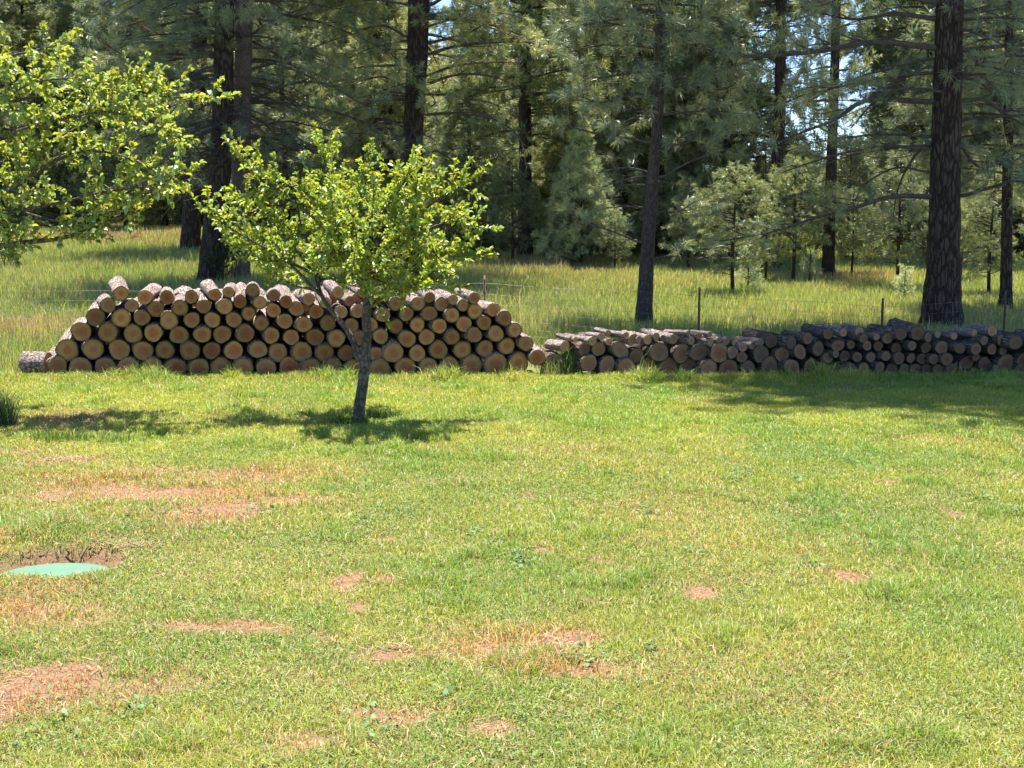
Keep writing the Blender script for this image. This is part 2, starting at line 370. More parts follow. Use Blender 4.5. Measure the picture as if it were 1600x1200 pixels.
gb = Buf(); ny_, nx_ = XX.shape
idx = np.arange(ny_ * nx_).reshape(ny_, nx_)
quads = np.stack([idx[:-1, :-1], idx[:-1, 1:], idx[1:, 1:], idx[1:, :-1]], -1).reshape(-1, 4)
dr = dryness(XX, YY); md = mead_dry(XX, YY); lawn = sstep(21, 20, YY)
gc = np.stack([dr * lawn, md * (1 - lawn), fbm(XX, YY, 1.7, 81, 3)], -1).reshape(-1, 3)
gb.add(np.stack([XX, YY, ZZ], -1).reshape(-1, 3), f4=quads, c=gc)
m, n, l, b, o = mat('soil_and_turf')
a = n.new('ShaderNodeAttribute'); a.attribute_name = 'col'; sc = n.new('ShaderNodeSeparateColor'); l.new(a.outputs['Color'], sc.inputs[0])
tc = n.new('ShaderNodeTexCoord')
n1 = noise(n, l, tc.outputs['Object'], 9, 6, 0.7); n2 = noise(n, l, tc.outputs['Object'], 60, 5, 0.75); n3 = noise(n, l, tc.outputs['Object'], 1.2, 4, 0.6)
turf = ramp(n, [(0.3, (0.07, 0.08, 0.025)), (0.5, (0.14, 0.15, 0.05)), (0.72, (0.24, 0.19, 0.10))]); l.new(n2.outputs['Fac'], turf.inputs[0])
earth = ramp(n, [(0.3, (0.10, 0.055, 0.031)), (0.5, (0.215, 0.125, 0.07)), (0.72, (0.34, 0.23, 0.145))]); l.new(n2.outputs['Fac'], earth.inputs[0])
dm = ramp(n, [(0.28, (0, 0, 0)), (0.62, (1, 1, 1))]); l.new(math_n(n, l, 'ADD', sc.outputs[0], math_n(n, l, 'MULTIPLY', math_n(n, l, 'SUBTRACT', n1.outputs['Fac'], 0.5), 0.5)), dm.inputs[0])
c1 = mixc(n, l, dm.outputs[0], turf.outputs[0], earth.outputs[0])
straw = ramp(n, [(0.3, (0.14, 0.13, 0.05)), (0.7, (0.36, 0.27, 0.14))]); l.new(n1.outputs['Fac'], straw.inputs[0])
c2 = mixc(n, l, sc.outputs[1], c1, straw.outputs[0]); l.new(c2, b.inputs['Base Color'])
b.inputs['Roughness'].default_value = 0.95; b.inputs['Specular IOR Level'].default_value = 0.15
l.new(bump(n, l, n2.outputs['Fac'], 0.8, 0.02, bump(n, l, n1.outputs['Fac'], 0.6, 0.04)), b.inputs['Normal'])
tag(link('ground', gb.mesh('ground', m, True, True)), kind='structure')

# ================================================================== grass (stuff)
def blades(buf, x, y, h, wd, colr, rng, lean=0.5):
    n = len(x); z = gz(x, y) - 0.004
    az = rng.rand(n) * 2 * math.pi; ld = rng.rand(n) * 2 * math.pi; le = h * lean * rng.rand(n)
    sx_, sy_ = np.cos(az) * wd / 2, np.sin(az) * wd / 2; lx, ly = np.cos(ld) * le, np.sin(ld) * le
    v = np.empty((n, 5, 3))
    v[:, 0] = np.stack([x - sx_, y - sy_, z], 1); v[:, 1] = np.stack([x + sx_, y + sy_, z], 1)
    mx_, my_ = x + lx * 0.35, y + ly * 0.35; mz = z + h * 0.6
    v[:, 2] = np.stack([mx_ + sx_ * .75, my_ + sy_ * .75, mz], 1); v[:, 3] = np.stack([mx_ - sx_ * .75, my_ - sy_ * .75, mz], 1)
    v[:, 4] = np.stack([x + lx, y + ly, z + h * (1 - 0.25 * (le / (h + 1e-6)))], 1)
    i = np.arange(n)[:, None] * 5
    buf.add(v.reshape(-1, 3), f3=i + np.array([[3, 2, 4]]), f4=i + np.array([[0, 1, 2, 3]]), c=np.repeat(colr, 5, 0))
rg = np.random.RandomState(7)
def scatter(n, y0, y1, rng, pw=1.0, half=0.40, margin=0.5):
    """points in the wedge of ground between two distances, thinning out with distance"""
    t = rng.rand(n); y = (y0 ** (2 - pw) + t * (y1 ** (2 - pw) - y0 ** (2 - pw))) ** (1 / (2 - pw)) if abs(pw - 2) > 1e-6 else y0 * (y1 / y0) ** t
    x = (rng.rand(n) * 2 - 1) * (y * half + margin); return x, y
lb_ = Buf()
x, y = scatter(620000, 5.2, 18.9, rg, pw=1.0)
nm = 330000; ym = 3.0 + 15.9 * rg.rand(nm); xm = (ym * .40 + .5 + 4.2 * rg.rand(nm) ** 1.2) * np.where(rg.rand(nm) < .5, -1, 1)     # lawn on past both sides of the view
x = np.concatenate([x, xm]); y = np.concatenate([y, ym])
d = dryness(x, y); keep = rg.rand(len(x)) > np.clip((d - 0.22) * 1.5 * (0.1 + 1.6 * fbm(x, y, .14, 77, 3)), 0, 0.85)
keep &= np.hypot((x - LID[0] - .01) / 0.41, (y - LID[1] - .01) / 0.395) > 1.0
x, y, d = x[keep], y[keep], d[keep]
gr = fbm(x, y, 0.9, 91, 4); tuft = fbm(x, y, 0.22, 95, 3); far = sstep(10, 16, y)
h = (0.018 + 0.030 * tuft + 0.022 * rg.rand(len(x)) + 0.012 * far) * (1 - 0.45 * d) * (0.55 + 0.8 * gr)
h *= np.where(rg.rand(len(x)) < 0.02, 1.6, 1); cl = sstep(.60, .74, fbm(x, y, .38, 313, 3)); h *= 1 + 1.0 * cl
ridge = np.exp(-((y - 10.35 - 0.1 * np.sin(x * 2)) / 0.45) ** 2) * sstep(-1.4, -2.4, x); h *= 1 + 0.8 * ridge
basin = np.exp(-((y - 18.75) / 0.28) ** 2); h = h * (1 + 1.5 * basin * (0.5 + fbm(x, y, .5, 99, 2)))
wd = 0.0036 + 0.00030 * y
green = np.array([0.21, 0.29, 0.055]); ygreen = np.array([0.40, 0.42, 0.10]); strw = np.array([0.58, 0.43, 0.27]); dgreen = np.array([0.10, 0.20, 0.045])
t = np.clip(0.5 + (gr - 0.5) * 1.6 + rg.normal(0, 0.22, len(x)), 0, 1)[:, None]
cc = green * (1 - t) + ygreen * t
thatch = sstep(.50, .66, fbm(x, y, 1.5, 123, 4)) * (1 - .75 * far) * (0.35 + .65 * sstep(2.5, -2.5, x))
s_ = ((rg.rand(len(x)) < 0.07 + 0.8 * d + 0.50 * thatch))[:, None]
cc = np.where(s_, (strw * (1 - .8 * np.clip(thatch + d, 0, 1)[:, None]) + np.array([.56, .33, .17]) * .8 * np.clip(thatch + d, 0, 1)[:, None]) * (0.6 + 0.6 * rg.rand(len(x), 1)), cc)
lush = (np.clip(.8 * cl + ridge + 0.8 * sstep(0.56, 0.7, fbm(x, y, 1.3, 133, 3)), 0, 1) * 0.55)[:, None]
cc = np.where(s_, cc, cc * (1 - lush) + dgreen * 1.5 * lush)
cc = cc * (0.8 + 0.4 * rg.rand(len(x), 1)) * np.where(s_, 1, (np.array([1, 1, 1.]) * (1 - far[:, None]) + np.array([1.1, 1.1, .9]) * far[:, None]))
blades(lb_, x, y, h, wd, cc, rg, 1.4)
tag(link('lawn_grass', lb_.mesh('lawn_grass', M_GRASS, False, True)), 'short sunlit yellow-green lawn grass with dry patches in front of the log stacks', 'grass', kind='stuff')

# broad-leaved weeds and clover in the lawn
wb = Buf(); cx = []; 
def weed_leaves(buf, x, y, size, h, colr, rng):
    n = len(x); z = gz(x, y) + h; az = rng.rand(n) * 2 * math.pi; d = np.stack([np.cos(az), np.sin(az), rng.uniform(-.1, .7, n)], 1); d = unit(d)
    s = unit(np.cross(d, np.array([0, 0, 1.0]) + rng.normal(0, .35, (n, 3)))); p = np.stack([x, y, z], 1)
    v = np.stack([p, p + d * size[:, None] * .5 + s * size[:, None] * .28, p + d * size[:, None], p + d * size[:, None] * .5 - s * size[:, None] * .28], 1)
    buf.add(v.reshape(-1, 3), f4=np.arange(n * 4).reshape(-1, 4), c=np.repeat(colr, 4, 0))
x, y = scatter(150000, 5.2, 18.5, rg, pw=1.2)
k = (fbm(x, y, 0.7, 151, 3) > 0.47) & (dryness(x, y) < 0.35) & (np.hypot(x - LID[0], y - LID[1]) > 0.45); x, y = x[k], y[k]
c = np.array([0.14, 0.22, 0.06]) * (0.6 + 0.8 * rg.rand(len(x), 1)) * np.array([1, 1, 1])
weed_leaves(wb, x, y, 0.010 + 0.012 * rg.rand(len(x)), 0.012 + 0.028 * rg.rand(len(x)), c, rg)
# rosettes of bigger leaves
spots = [(745, 835, 9), (770, 850, 12), (805, 870, 14), (815, 880, 12), (1085, 865, 8), (1160, 745, 8), (1145, 750, 9), (400, 800, 18), (430, 800, 14), (905, 1025, 22), (915, 1030, 18), (1270, 885, 12), (215, 1110, 16), (60, 1120, 30), (110, 1130, 25),
         (1020, 1010, 16), (1530, 780, 9), (640, 800, 12), (1010, 800, 10), (560, 820, 10), (1240, 750, 8), (300, 800, 20), (250, 810, 16), (180, 815, 16), (120, 815, 20), (60, 810, 18), (820, 655, 8), (590, 1130, 20), (700, 1090, 20), (1480, 870, 12), (1040, 750, 10), (1320, 720, 8)]
for (u, v, r_) in spots:
    g = G(u, v); nn = 26; rr = r_ * g[1] / F_PX
    px_ = g[0] + rg.normal(0, rr, nn); py_ = g[1] + rg.normal(0, rr * 2.0, nn)
    weed_leaves(wb, px_, py_, 0.025 + 0.03 * rg.rand(nn), 0.01 + 0.03 * rg.rand(nn), np.array([0.13, 0.22, 0.08]) * (0.6 + 0.7 * rg.rand(nn, 1)), rg)
tag(link('lawn_weeds', wb.mesh('lawn_weeds', M_WEED, False, True)), 'small glossy broad-leaved weeds and clover scattered through the lawn', 'weeds', kind='stuff')

# bark scraps and chips fallen along the foot of the stacks
kb = Buf(); nn = 2600; x = rg.uniform(-6.2, 8, nn); y = 18.92 - np.abs(rg.normal(0, .16, nn)); cl_ = np.array([.20, .14, .10]) * (.4 + 1.3 * rg.rand(nn, 1))
weed_leaves(kb, x, y, .02 + .05 * rg.rand(nn), .012 + .02 * rg.rand(nn), cl_, rg)
tag(link('bark_scraps', kb.mesh('bark_scraps', M_WEED, False, True)), 'brown bark scraps and chips fallen in the grass along the foot of the stacks', 'bark scraps', kind='stuff')

# pale dry clippings and straw lying on the lawn
sb = Buf()
x, y = scatter(18000, 5.2, 18.5, rg, pw=1.2)
k = fbm(x, y, 0.8, 171, 3) + 0.6 * dryness(x, y) > 0.56; x, y = x[k], y[k]
for (u, v, a_, b2, cnt) in [(110, 718, 45, 7, 500), (60, 690, 40, 6, 200), (880, 1012, 20, 8, 60), (820, 1015, 16, 6, 60), (620, 1015, 20, 6, 50), (200, 855, 60, 6, 200)]:
    g = G(u, v); sx_ = abs(G(u + a_, v)[0] - g[0]); sy_ = abs(G(u, v - b2)[1] - G(u, v + b2)[1]) / 2
    x = np.append(x, g[0] + rg.normal(0, sx_ * .5, cnt)); y = np.append(y, g[1] + rg.normal(0, sy_ * .5, cnt))
nn = len(x); z = gz(x, y) + 0.006 + 0.02 * rg.rand(nn); az = rg.rand(nn) * math.pi; L = 0.02 + 0.07 * rg.rand(nn) ** 2
dx, dy = np.cos(az) * L, np.sin(az) * L; wx_, wy_ = -np.sin(az) * 0.0028, np.cos(az) * 0.0028; e = rg.normal(0, 0.006, nn)
v = np.stack([np.stack([x - wx_, y - wy_, z], 1), np.stack([x + wx_, y + wy_, z], 1), np.stack([x + dx + wx_, y + dy + wy_, z + e], 1), np.stack([x + dx - wx_, y + dy - wy_, z + e], 1)], 1)
sb.add(v.reshape(-1, 3), f4=np.arange(nn * 4).reshape(-1, 4), c=np.repeat(np.array([0.45, 0.34, 0.19]) * (0.5 + 0.7 * rg.rand(nn, 1)), 4, 0))
tag(link('dry_straw', sb.mesh('dry_straw', M_GRASS, False, True)), 'pale dry grass clippings lying loose on the lawn', 'straw', kind='stuff')

# tall meadow grass behind the stacks
mb = Buf()
x, y = scatter(520000, 20.3, 75, rg, pw=1.45, half=0.42, margin=5.0)
x2, y2 = scatter(9000, 19.0, 20.4, rg, pw=1.0); k = (x2 < -6.25); x = np.concatenate([x, x2[k]]); y = np.concatenate([y, y2[k]])
dd = mead_dry(x, y); gg = fbm(x, y, 1.8, 201, 4)
h = (0.13 + 0.25 * gg + 0.12 * rg.rand(len(x))) * np.where(x > 1.5, 0.62, 1.0) * np.where(y < 20.6, 0.75, 1)
h *= np.where(rg.rand(len(x)) < 0.05, 1.45, 1)
t = np.clip(0.45 + (gg - 0.5) * 1.5 + rg.normal(0, .25, len(x)) + 0.28 * sstep(1, 4, x), 0, 1)[:, None]
cc = np.array([0.18, 0.26, 0.065]) * (1 - t) + np.array([0.36, 0.42, 0.11]) * t
pl_ = (rg.rand(len(x)) < .28)[:, None]; cc = np.where(pl_, np.array([.42, .47, .24]), cc)
s_ = (rg.rand(len(x)) < 0.08 + 0.75 * dd)[:, None]
cc = np.where(s_, np.array([0.50, 0.37, 0.22]) * (0.6 + 0.6 * rg.rand(len(x), 1)), cc) * (0.75 + 0.5 * rg.rand(len(x), 1))
blades(mb, x, y, h, 0.004 + 0.00035 * y, cc, rg, 0.55)
tag(link('meadow_grass', mb.mesh('meadow_grass', M_GRASS, False, True)), 'tall seeding meadow grass behind the fence reaching back to the forest edge', 'tall grass', kind='stuff')

# ================================================================== LOGS
def log_mesh(rng, bark, endm, back=0.12):
    S, K = 30, 9; th = np.linspace(0, 2 * math.pi, S, endpoint=False)
    prof = 1 + 0.06 * np.sin(2 * th + rng.rand() * 6) * rng.rand() + 0.03 * np.sin(3 * th + rng.rand() * 6) + 0.015 * np.sin(5 * th + rng.rand() * 6)
    yy = np.linspace(0, 1, K); v = []
    for j in range(K):
        rr = prof * (1 + back * yy[j]) * (1 + rng.uniform(-.05, .05, S))
        v.append(np.stack([np.cos(th) * rr, np.full(S, yy[j]), np.sin(th) * rr], 1))
    inner = 0.945; v.insert(0, np.stack([np.cos(th) * prof * inner, np.full(S, 0.006), np.sin(th) * prof * inner], 1))
    K += 1; v = np.concatenate(v); i = np.arange(K - 1)[:, None] * S; j = np.arange(S)[None, :]; j2 = (j + 1) % S
    f = np.stack([i + j, i + j2, i + S + j2, i + S + j], -1).reshape(-1, 4)
    b = Buf(); b.add(v, f4=f); b.add(np.vstack([v[-S:], [[0, 1, 0]]]), f3=np.stack([np.arange(S), (np.arange(S) + 1) % S, np.full(S, S)], 1))
    me = b.mesh('log', bark, True)
    c = Buf(); rings = [1.0, 0.66, 0.33]; vv = np.concatenate([np.stack([np.cos(th) * prof * inner * q, 0.006 - 0.004 * (1 - q) + rng.uniform(-.002, .002, S), np.sin(th) * prof * inner * q], 1) for q in rings] + [np.array([[0, .002, 0]])])
    i = np.arange(2)[:, None] * S; f = np.stack([i + j, i + S + j, i + S + j2, i + j2], -1).reshape(-1, 4)
    c.add(vv, f4=f, f3=np.stack([2 * S + np.arange(S), np.full(S, 3 * S), 2 * S + (np.arange(S) + 1) % S], 1))
    return me, c.mesh('cut_face', endm, False)
rl = np.random.RandomState(3)
INNER = [log_mesh(rl, M_LOGBARK, M_WOOD, .36) for _ in range(7)]  # rear ends flared so no light leaks between the stacked logs
MIDL = [log_mesh(rl, M_LOGBARK, M_WOOD, .26) for _ in range(5)]
FRESH = [log_mesh(rl, M_LOGBARK, M_WOOD) for _ in range(7)]
OLD = [log_mesh(rl, M_OLDBARK, M_OLDWOOD, .15) for _ in range(6)]
SMALL = [log_mesh(rl, M_LOGBARK, M_MIDWOOD, -.05) for _ in range(4)]
def conv(lst, ox, oy, s): return [(ox + q[0] / s, oy + q[1] / s, q[2] / s, (q[3] if len(q) > 3 else q[2]) / s) for q in lst]
TALL = conv([(845, 193, 60), (745, 283, 60), (930, 288, 52), (1033, 222, 57), (1120, 313, 63), (1207, 222, 55), (1305, 303, 62), (1395, 218, 52), (1493, 293, 56),
  (645, 375, 70), (848, 385, 72), (1008, 382, 62), (1218, 402, 70), (1400, 400, 60), (1558, 400, 60), (535, 490, 75), (742, 497, 75), (938, 507, 72), (1097, 502, 70), (1298, 517, 70), (1480, 515, 65),
  (425, 635, 86), (627, 628, 80), (832, 633, 80), (1017, 642, 77), (1188, 635, 70), (1382, 640, 74), (350, 755, 72), (528, 770, 82), (720, 770, 78), (900, 778, 86), (1088, 780, 86), (1273, 780, 84), (1455, 778, 78)], 20, 420, 5.0)
TALL += conv([(90, 232, 57), (212, 208, 50), (428, 190, 60), (618, 237, 56), (727, 295, 57), (930, 270, 55), (177, 337, 70), (315, 293, 60), (492, 302, 60), (392, 400, 60), (613, 370, 64), (820, 357, 66), (993, 383, 63),
  (1080, 305, 50), (1210, 388, 60), (1300, 290, 48), (1190, 210, 52), (1370, 378, 62), (1410, 215, 48), (1500, 300, 48), (70, 455, 65), (257, 455, 70), (505, 487, 65), (715, 468, 68), (885, 497, 72), (1100, 485, 70), (1310, 505, 64), (1485, 500, 60),
  (155, 585, 78), (363, 577, 78), (597, 597, 70), (772, 612, 70), (987, 612, 75), (1175, 620, 78), (1375, 620, 66), (1570, 605, 68), (60, 730, 75), (258, 730, 82), (477, 722, 78), (653, 747, 83), (868, 742, 90), (1070, 750, 80), (1265, 755, 74), (1400, 765, 66), (1530, 760, 66),
  (145, 885, 92), (345, 880, 86), (550, 890, 86), (755, 885, 95), (950, 890, 90), (1140, 890, 92), (1335, 895, 90), (1560, 895, 96)], 320, 420, 5.714)
TALL += conv([(120, 215, 52), (205, 290, 58), (393, 290, 58), (488, 238, 44), (587, 295, 58), (683, 257, 42), (767, 305, 50), (862, 243, 48), (1020, 340, 58), (865, 355, 62), (1112, 410, 63), (100, 385, 60), (295, 378, 58), (487, 372, 62), (675, 385, 60), (942, 448, 60), (1198, 508, 60),
  (208, 480, 60), (385, 467, 62), (570, 477, 62), (773, 460, 64), (862, 550, 62), (1040, 540, 67), (300, 585, 70), (462, 570, 66), (677, 570, 62), (1130, 645, 68), (1290, 622, 64),
  (185, 700, 84), (385, 705, 68), (563, 675, 76), (760, 675, 74), (950, 665, 69), (288, 825, 86), (477, 820, 80), (655, 815, 82), (838, 805, 88), (1040, 800, 95), (1228, 785, 86), (1385, 740, 67)], 580, 420, 5.333)
LOW = conv([(150, 490, 82), (418, 375, 58), (545, 375, 64), (740, 385, 66, 92), (885, 435, 66), (1085, 400, 88), (1288, 415, 76, 90), (1445, 400, 74, 100), (460, 500, 78), (620, 520, 70, 90), (795, 535, 86), (990, 530, 90, 82), (1168, 540, 90), (1355, 545, 90), (1530, 545, 84)], 840, 480, 5.714)
LOW += conv([(150, 440, 94), (280, 440, 47, 62), (365, 480, 54), (550, 450, 86), (755, 455, 74), (925, 430, 60, 76), (1100, 400, 66, 72), (1290, 370, 50, 66), (1415, 360, 44), (1570, 370, 46), (1195, 485, 50, 56), (1270, 450, 36), (1355, 470, 54), (1475, 480, 50), (240, 590, 92), (425, 590, 78), (630, 582, 116, 82), (845, 575, 74, 86), (1020, 580, 62, 96), (1155, 595, 56), (1290, 595, 52), (1410, 590, 58), (1540, 595, 62)], 1100, 480, 6.154)
LOW += conv([(200, 375, 47), (375, 395, 52), (525, 370, 48), (660, 390, 52), (810, 390, 66), (985, 395, 52, 62), (1140, 400, 58), (1295, 405, 52), (1400, 420, 44), (130, 480, 50), (275, 470, 52), (400, 490, 62), (515, 490, 48), (620, 495, 50), (735, 500, 52), (860, 500, 62),
  (215, 575, 48, 55), (330, 590, 57), (450, 595, 55), (560, 595, 52), (665, 595, 50), (775, 600, 52), (900, 592, 58), (1050, 535, 62, 78), (960, 560, 36), (1225, 555, 66, 78), (1430, 535, 84, 95), (1590, 510, 60, 66), (1140, 480, 40), (1330, 590, 40), (1560, 600, 50), (1700, 560, 66), (1800, 580, 70), (1690, 440, 60), (1810, 450, 62)], 1340, 480, 6.154)
LOWTOP_OLD = conv([(650, 325, 66), (845, 348, 58), (1000, 300, 54), (1195, 258, 52)], 1100, 480, 6.154) + conv([(290, 300, 50, 64), (420, 260, 56, 66), (580, 250, 72), (680, 290, 44, 48), (1385, 318, 52), (1525, 340, 66, 92), (1220, 320, 44), (1680, 330, 60), (1800, 350, 60), (60, 300, 46)], 1340, 480, 6.154)
LOWTOP = conv([(245, 350, 50), (300, 285, 24), (340, 290, 24), (430, 290, 26), (490, 305, 43), (570, 262, 33), (630, 230, 26), (640, 310, 34), (850, 290, 42, 56), (905, 290, 32), (985, 290, 44), (1060, 262, 34), (1120, 275, 28), (1215, 285, 46), (1310, 268, 28), (1375, 300, 39), (1440, 260, 30), (1495, 270, 27), (1350, 230, 26), (1550, 315, 38), (790, 250, 30)], 840, 480, 5.714)
LOWTOP += conv([(145, 318, 30), (218, 325, 37), (303, 345, 37), (375, 387, 43), (468, 370, 38), (548, 335, 37), (1345, 243, 44), (1495, 238, 44), (60, 260, 26)], 1100, 480, 6.154)
LOWTOP += conv([(185, 285, 34), (770, 262, 34), (928, 278, 37), (1125, 250, 43), (1297, 228, 53)], 1340, 480, 6.154)
for k_ in range(10):                    # the low stack runs on past the right edge of the view
    for (v_, r_) in ((575, 11), (552, 10), (532, 10.5)): LOW.append((1636 + 22 * k_ + (v_ % 3) * 6, v_, r_, r_))
    if k_ % 2: LOWTOP_OLD.append((1640 + 22 * k_, 517, 9.5, 9.5))
def size_word(r): return 'thick' if r > 15.2 else ('slim' if r < 10.6 else 'medium')
ORD = ['first', 'second', 'third', 'fourth', 'fifth', 'sixth', 'seventh', 'eighth', 'ninth', 'tenth', 'eleventh', 'twelfth', 'thirteenth', 'fourteenth', 'fifteenth', 'sixteenth', 'seventeenth', 'eighteenth', 'nineteenth',
       'twentieth', '21st', '22nd', '23rd', '24th', '25th', '26th', '27th', '28th', '29th', '30th', '31st', '32nd', '33rd', '34th', '35th', '36th', '37th', '38th', '39th', '40th'] + [f'{q}th' if q % 10 not in (1, 2, 3) else f'{q}' + {1: 'st', 2: 'nd', 3: 'rd'}[q % 10] for q in range(41, 90)]
def put_log(u, v, ru, rv, Y, L, yaw, pit, meshes, rng, label, group):
    me, ce = meshes[rng.randint(len(meshes))]; p = P(u, v, Y); s = Y / F_PX
    o = link('log', me, None, p, (R(pit), rng.uniform(-3, 3), R(yaw)), (ru * s * 1.03, L, rv * s * 1.03)); o.rotation_mode = 'ZXY' if False else 'XYZ'
    tag(o, label, 'log', group)
    link('cut_face', ce, o); return o
rows = {}
for q in TALL:
    r = int(np.argmin([abs(q[1] - a_) for a_ in (576, 550.5, 525, 502, 482, 462)])); rows.setdefault(r, []).append(q)
ROWN = ['bottom row', 'second row up', 'third row up', 'fourth row up', 'fifth row up', 'top course']
for r, lst in rows.items():
    lst.sort()
    for i, q in enumerate(lst):
        top = q[1] < 484
        L = rl.uniform(0.85, 1.05) if top else rl.uniform(1.0, 1.3)
        nm = 'leftmost' if i == 0 else ('rightmost' if i == len(lst) - 1 else ORD[i] + ' from left')
        put_log(q[0], q[1], q[2], q[3], 19.05 + rl.uniform(-.07, .05), L, rl.uniform(8, 15) + (rl.uniform(0, 4) if top else 0), rl.uniform(2.0, 6.5), FRESH if r == 5 or i in (0, len(lst) - 1) else (MIDL if top else INNER), rl,
                f'{size_word(q[2])} tan-ended log, {nm} in the {ROWN[r]} of the tall stack', 'logs in the tall neat stack')
# filler logs added behind the tall stack to block light through its gaps
for (zz, xa, xb) in [(.18, -5.85, .15), (.50, -5.6, 0.0), (.77, -5.2, -.4), (.93, -4.6, -1.1)]:
    for x_ in np.arange(xa, xb, .37):
        me, ce = FRESH[rl.randint(len(FRESH))]; r_ = rl.uniform(.175, .195) - (.04 if zz > .9 else 0)
        o = link('log', me, None, (x_ - .22 + rl.uniform(-.02, .02), 20.25 + rl.uniform(0, .08), float(gz(x_, 20.3)) + zz), (R(2), 0, R(rl.uniform(6, 12))), (r_, .8, r_))
        tag(o, 'filler log added behind the tall stack, blocking light in gaps between front logs', 'log', 'filler logs added behind the tall stack'); link('cut_face', ce, o)
# two logs lying askew at the left end of the tall stack
for (u, v, r_, yaw, L, lab) in [(76, 566, 15, 78, 0.36, 'short bark-covered log lying crosswise beyond the left end of the tall stack'), (84, 572, 13, 40, 0.34, 'short pale-barked log leaning askew against the left end of the tall stack')]:
    put_log(u, v, r_, r_, 19.1, L, yaw, 2, FRESH, rl, lab, 'logs in the tall neat stack')
put_log(628, 466, 15, 13, 19.3, 0.6, 50, 6, FRESH, rl, 'rough barked log lying slantwise on top of the tall stack right of the small tree', 'logs in the tall neat stack')
def low_part(lst, rown, meshes, yaw, pit, Lr, sizes):
    lst = sorted(lst)
    for i, q in enumerate(lst):
        nm = 'leftmost' if i == 0 else ORD[i] + ' from left'
        Y = 19.12 + 0.25 * sstep(1100, 1600, q[0]) + rl.uniform(-.08, .10)
        put_log(q[0], q[1], q[2], q[3], Y, rl.uniform(*Lr), rl.uniform(*yaw), rl.uniform(*pit), meshes, rl, f'{size_word(q[2])} {rown[0]} log, {nm} {rown[1]} of the low stack', 'logs in the long low stack')
low_part([q for q in LOW if q[1] > 567], ('dark-ended', 'in the bottom row'), OLD, (8, 20), (1, 4), (.6, .9), 0)
low_part([q for q in LOW if 550 < q[1] <= 567], ('dark-ended', 'in the lower middle course'), OLD, (8, 22), (1, 5), (.6, .9), 0)
low_part([q for q in LOW if q[1] <= 550], ('dark-ended', 'in the upper middle course'), OLD, (8, 24), (1, 5), (.6, .9), 0)
low_part(LOWTOP_OLD, ('grey-barked', 'among the big top logs'), OLD, (16, 28), (1, 4), (.55, .75), 0)
low_part(LOWTOP, ('pale-ended', 'among the small top logs'), SMALL, (14, 40), (1, 5), (.38, .55), 0)

# ================================================================== FENCE
fence = link('wire_fence', None, None, (0, 21.9, 0)); tag(fence, 'rusty wire mesh fence on thin steel posts running behind both log stacks', 'fence')
m, n, l, b, o = mat('rusty_steel'); tc = n.new('ShaderNodeTexCoord'); nz = noise(n, l, tc.outputs['Object'], 25, 4); rp = ramp(n, [(0.35, (0.05, 0.035, 0.03)), (0.7, (0.17, 0.085, 0.05))]); l.new(nz.outputs['Fac'], rp.inputs[0]); l.new(rp.outputs[0], b.inputs['Base Color']); b.inputs['Roughness'].default_value = .8; b.inputs['Metallic'].default_value = .2; M_RUST = m
m, n, l, b, o = mat('galvanised_wire'); tc = n.new('ShaderNodeTexCoord'); nz = noise(n, l, tc.outputs['Object'], 8, 3); rp = ramp(n, [(0.35, (0.12, 0.10, 0.09)), (0.7, (0.28, 0.26, 0.24))]); l.new(nz.outputs['Fac'], rp.inputs[0]); l.new(rp.outputs[0], b.inputs['Base Color']); b.inputs['Roughness'].default_value = .5; b.inputs['Metallic'].default_value = .3; M_WIRE = m
def fy(x_): return 21.9 + 0.02 * x_
post_tops = [(-480, 440), (-190, 438), (430, 445), (757, 430), (1092, 449), (1378, 466), (1571, 455), (1860, 462)]
PX = []
for (u, v) in post_tops:
    Yp = 22.0
    for _ in range(3): p = P(u, v, Yp); Yp = float(fy(p[0]))
    p = P(u, v, Yp); z0 = float(gz(p[0], p[1])); PX.append((p[0], p[1], p[2]))
    b_ = Buf(); hgt = p[2] - z0; lean_ = 0.01 * rl.randn()
    for (x0, x1, y0, y1) in [(-.018, .018, -.003, .003), (-.003, .003, .003, .032)]:      # T section
        q = np.array([[x0, y0, z0 - .3], [x1, y0, z0 - .3], [x1, y1, z0 - .3], [x0, y1, z0 - .3], [x0 + lean_, y0, p[2]], [x1 + lean_, y0, p[2]], [x1 + lean_, y1, p[2]], [x0 + lean_, y1, p[2]]])
        b_.add(q, f4=[[0, 1, 5, 4], [1, 2, 6, 5], [2, 3, 7, 6], [3, 0, 4, 7], [4, 5, 6, 7]])
    for zz in np.arange(z0 + .1, p[2] - .03, .06):                                          # studs
        b_.tube(np.array([[0, -.003, zz], [0, -.012, zz]]), [.006, .004], 5)
    link('post', b_.mesh('post', M_RUST), fence, (p[0], p[1] - 21.9, 0))
wb_ = Buf(); xs_ = np.arange(-12, 11.5, 0.25)
def top_at(x_): return float(np.interp(x_, [q[0] for q in PX], [q[2] for q in PX])) - 0.13
for k_, dz in enumerate([0.0, 0.16, 0.31, 0.45, 0.58, 0.69, 0.78]):
    pts = np.array([[x_, fy(x_) - 21.9 - .015, top_at(x_) - dz - 0.012 * math.sin(x_ * 2.3 + k_)] for x_ in xs_]); wb_.tube(pts, 0.0016 if k_ else 0.002, 4)
for x_ in np.arange(-12, 11.4, 0.155):
    wb_.tube(np.array([[x_, fy(x_) - 21.9 - .015, top_at(x_)], [x_ + .01, fy(x_) - 21.9 - .015, top_at(x_) - .45], [x_, fy(x_) - 21.9 - .015, top_at(x_) - .80]]), 0.0013, 3)
link('wire_mesh', wb_.mesh('wire_mesh', M_WIRE), fence)

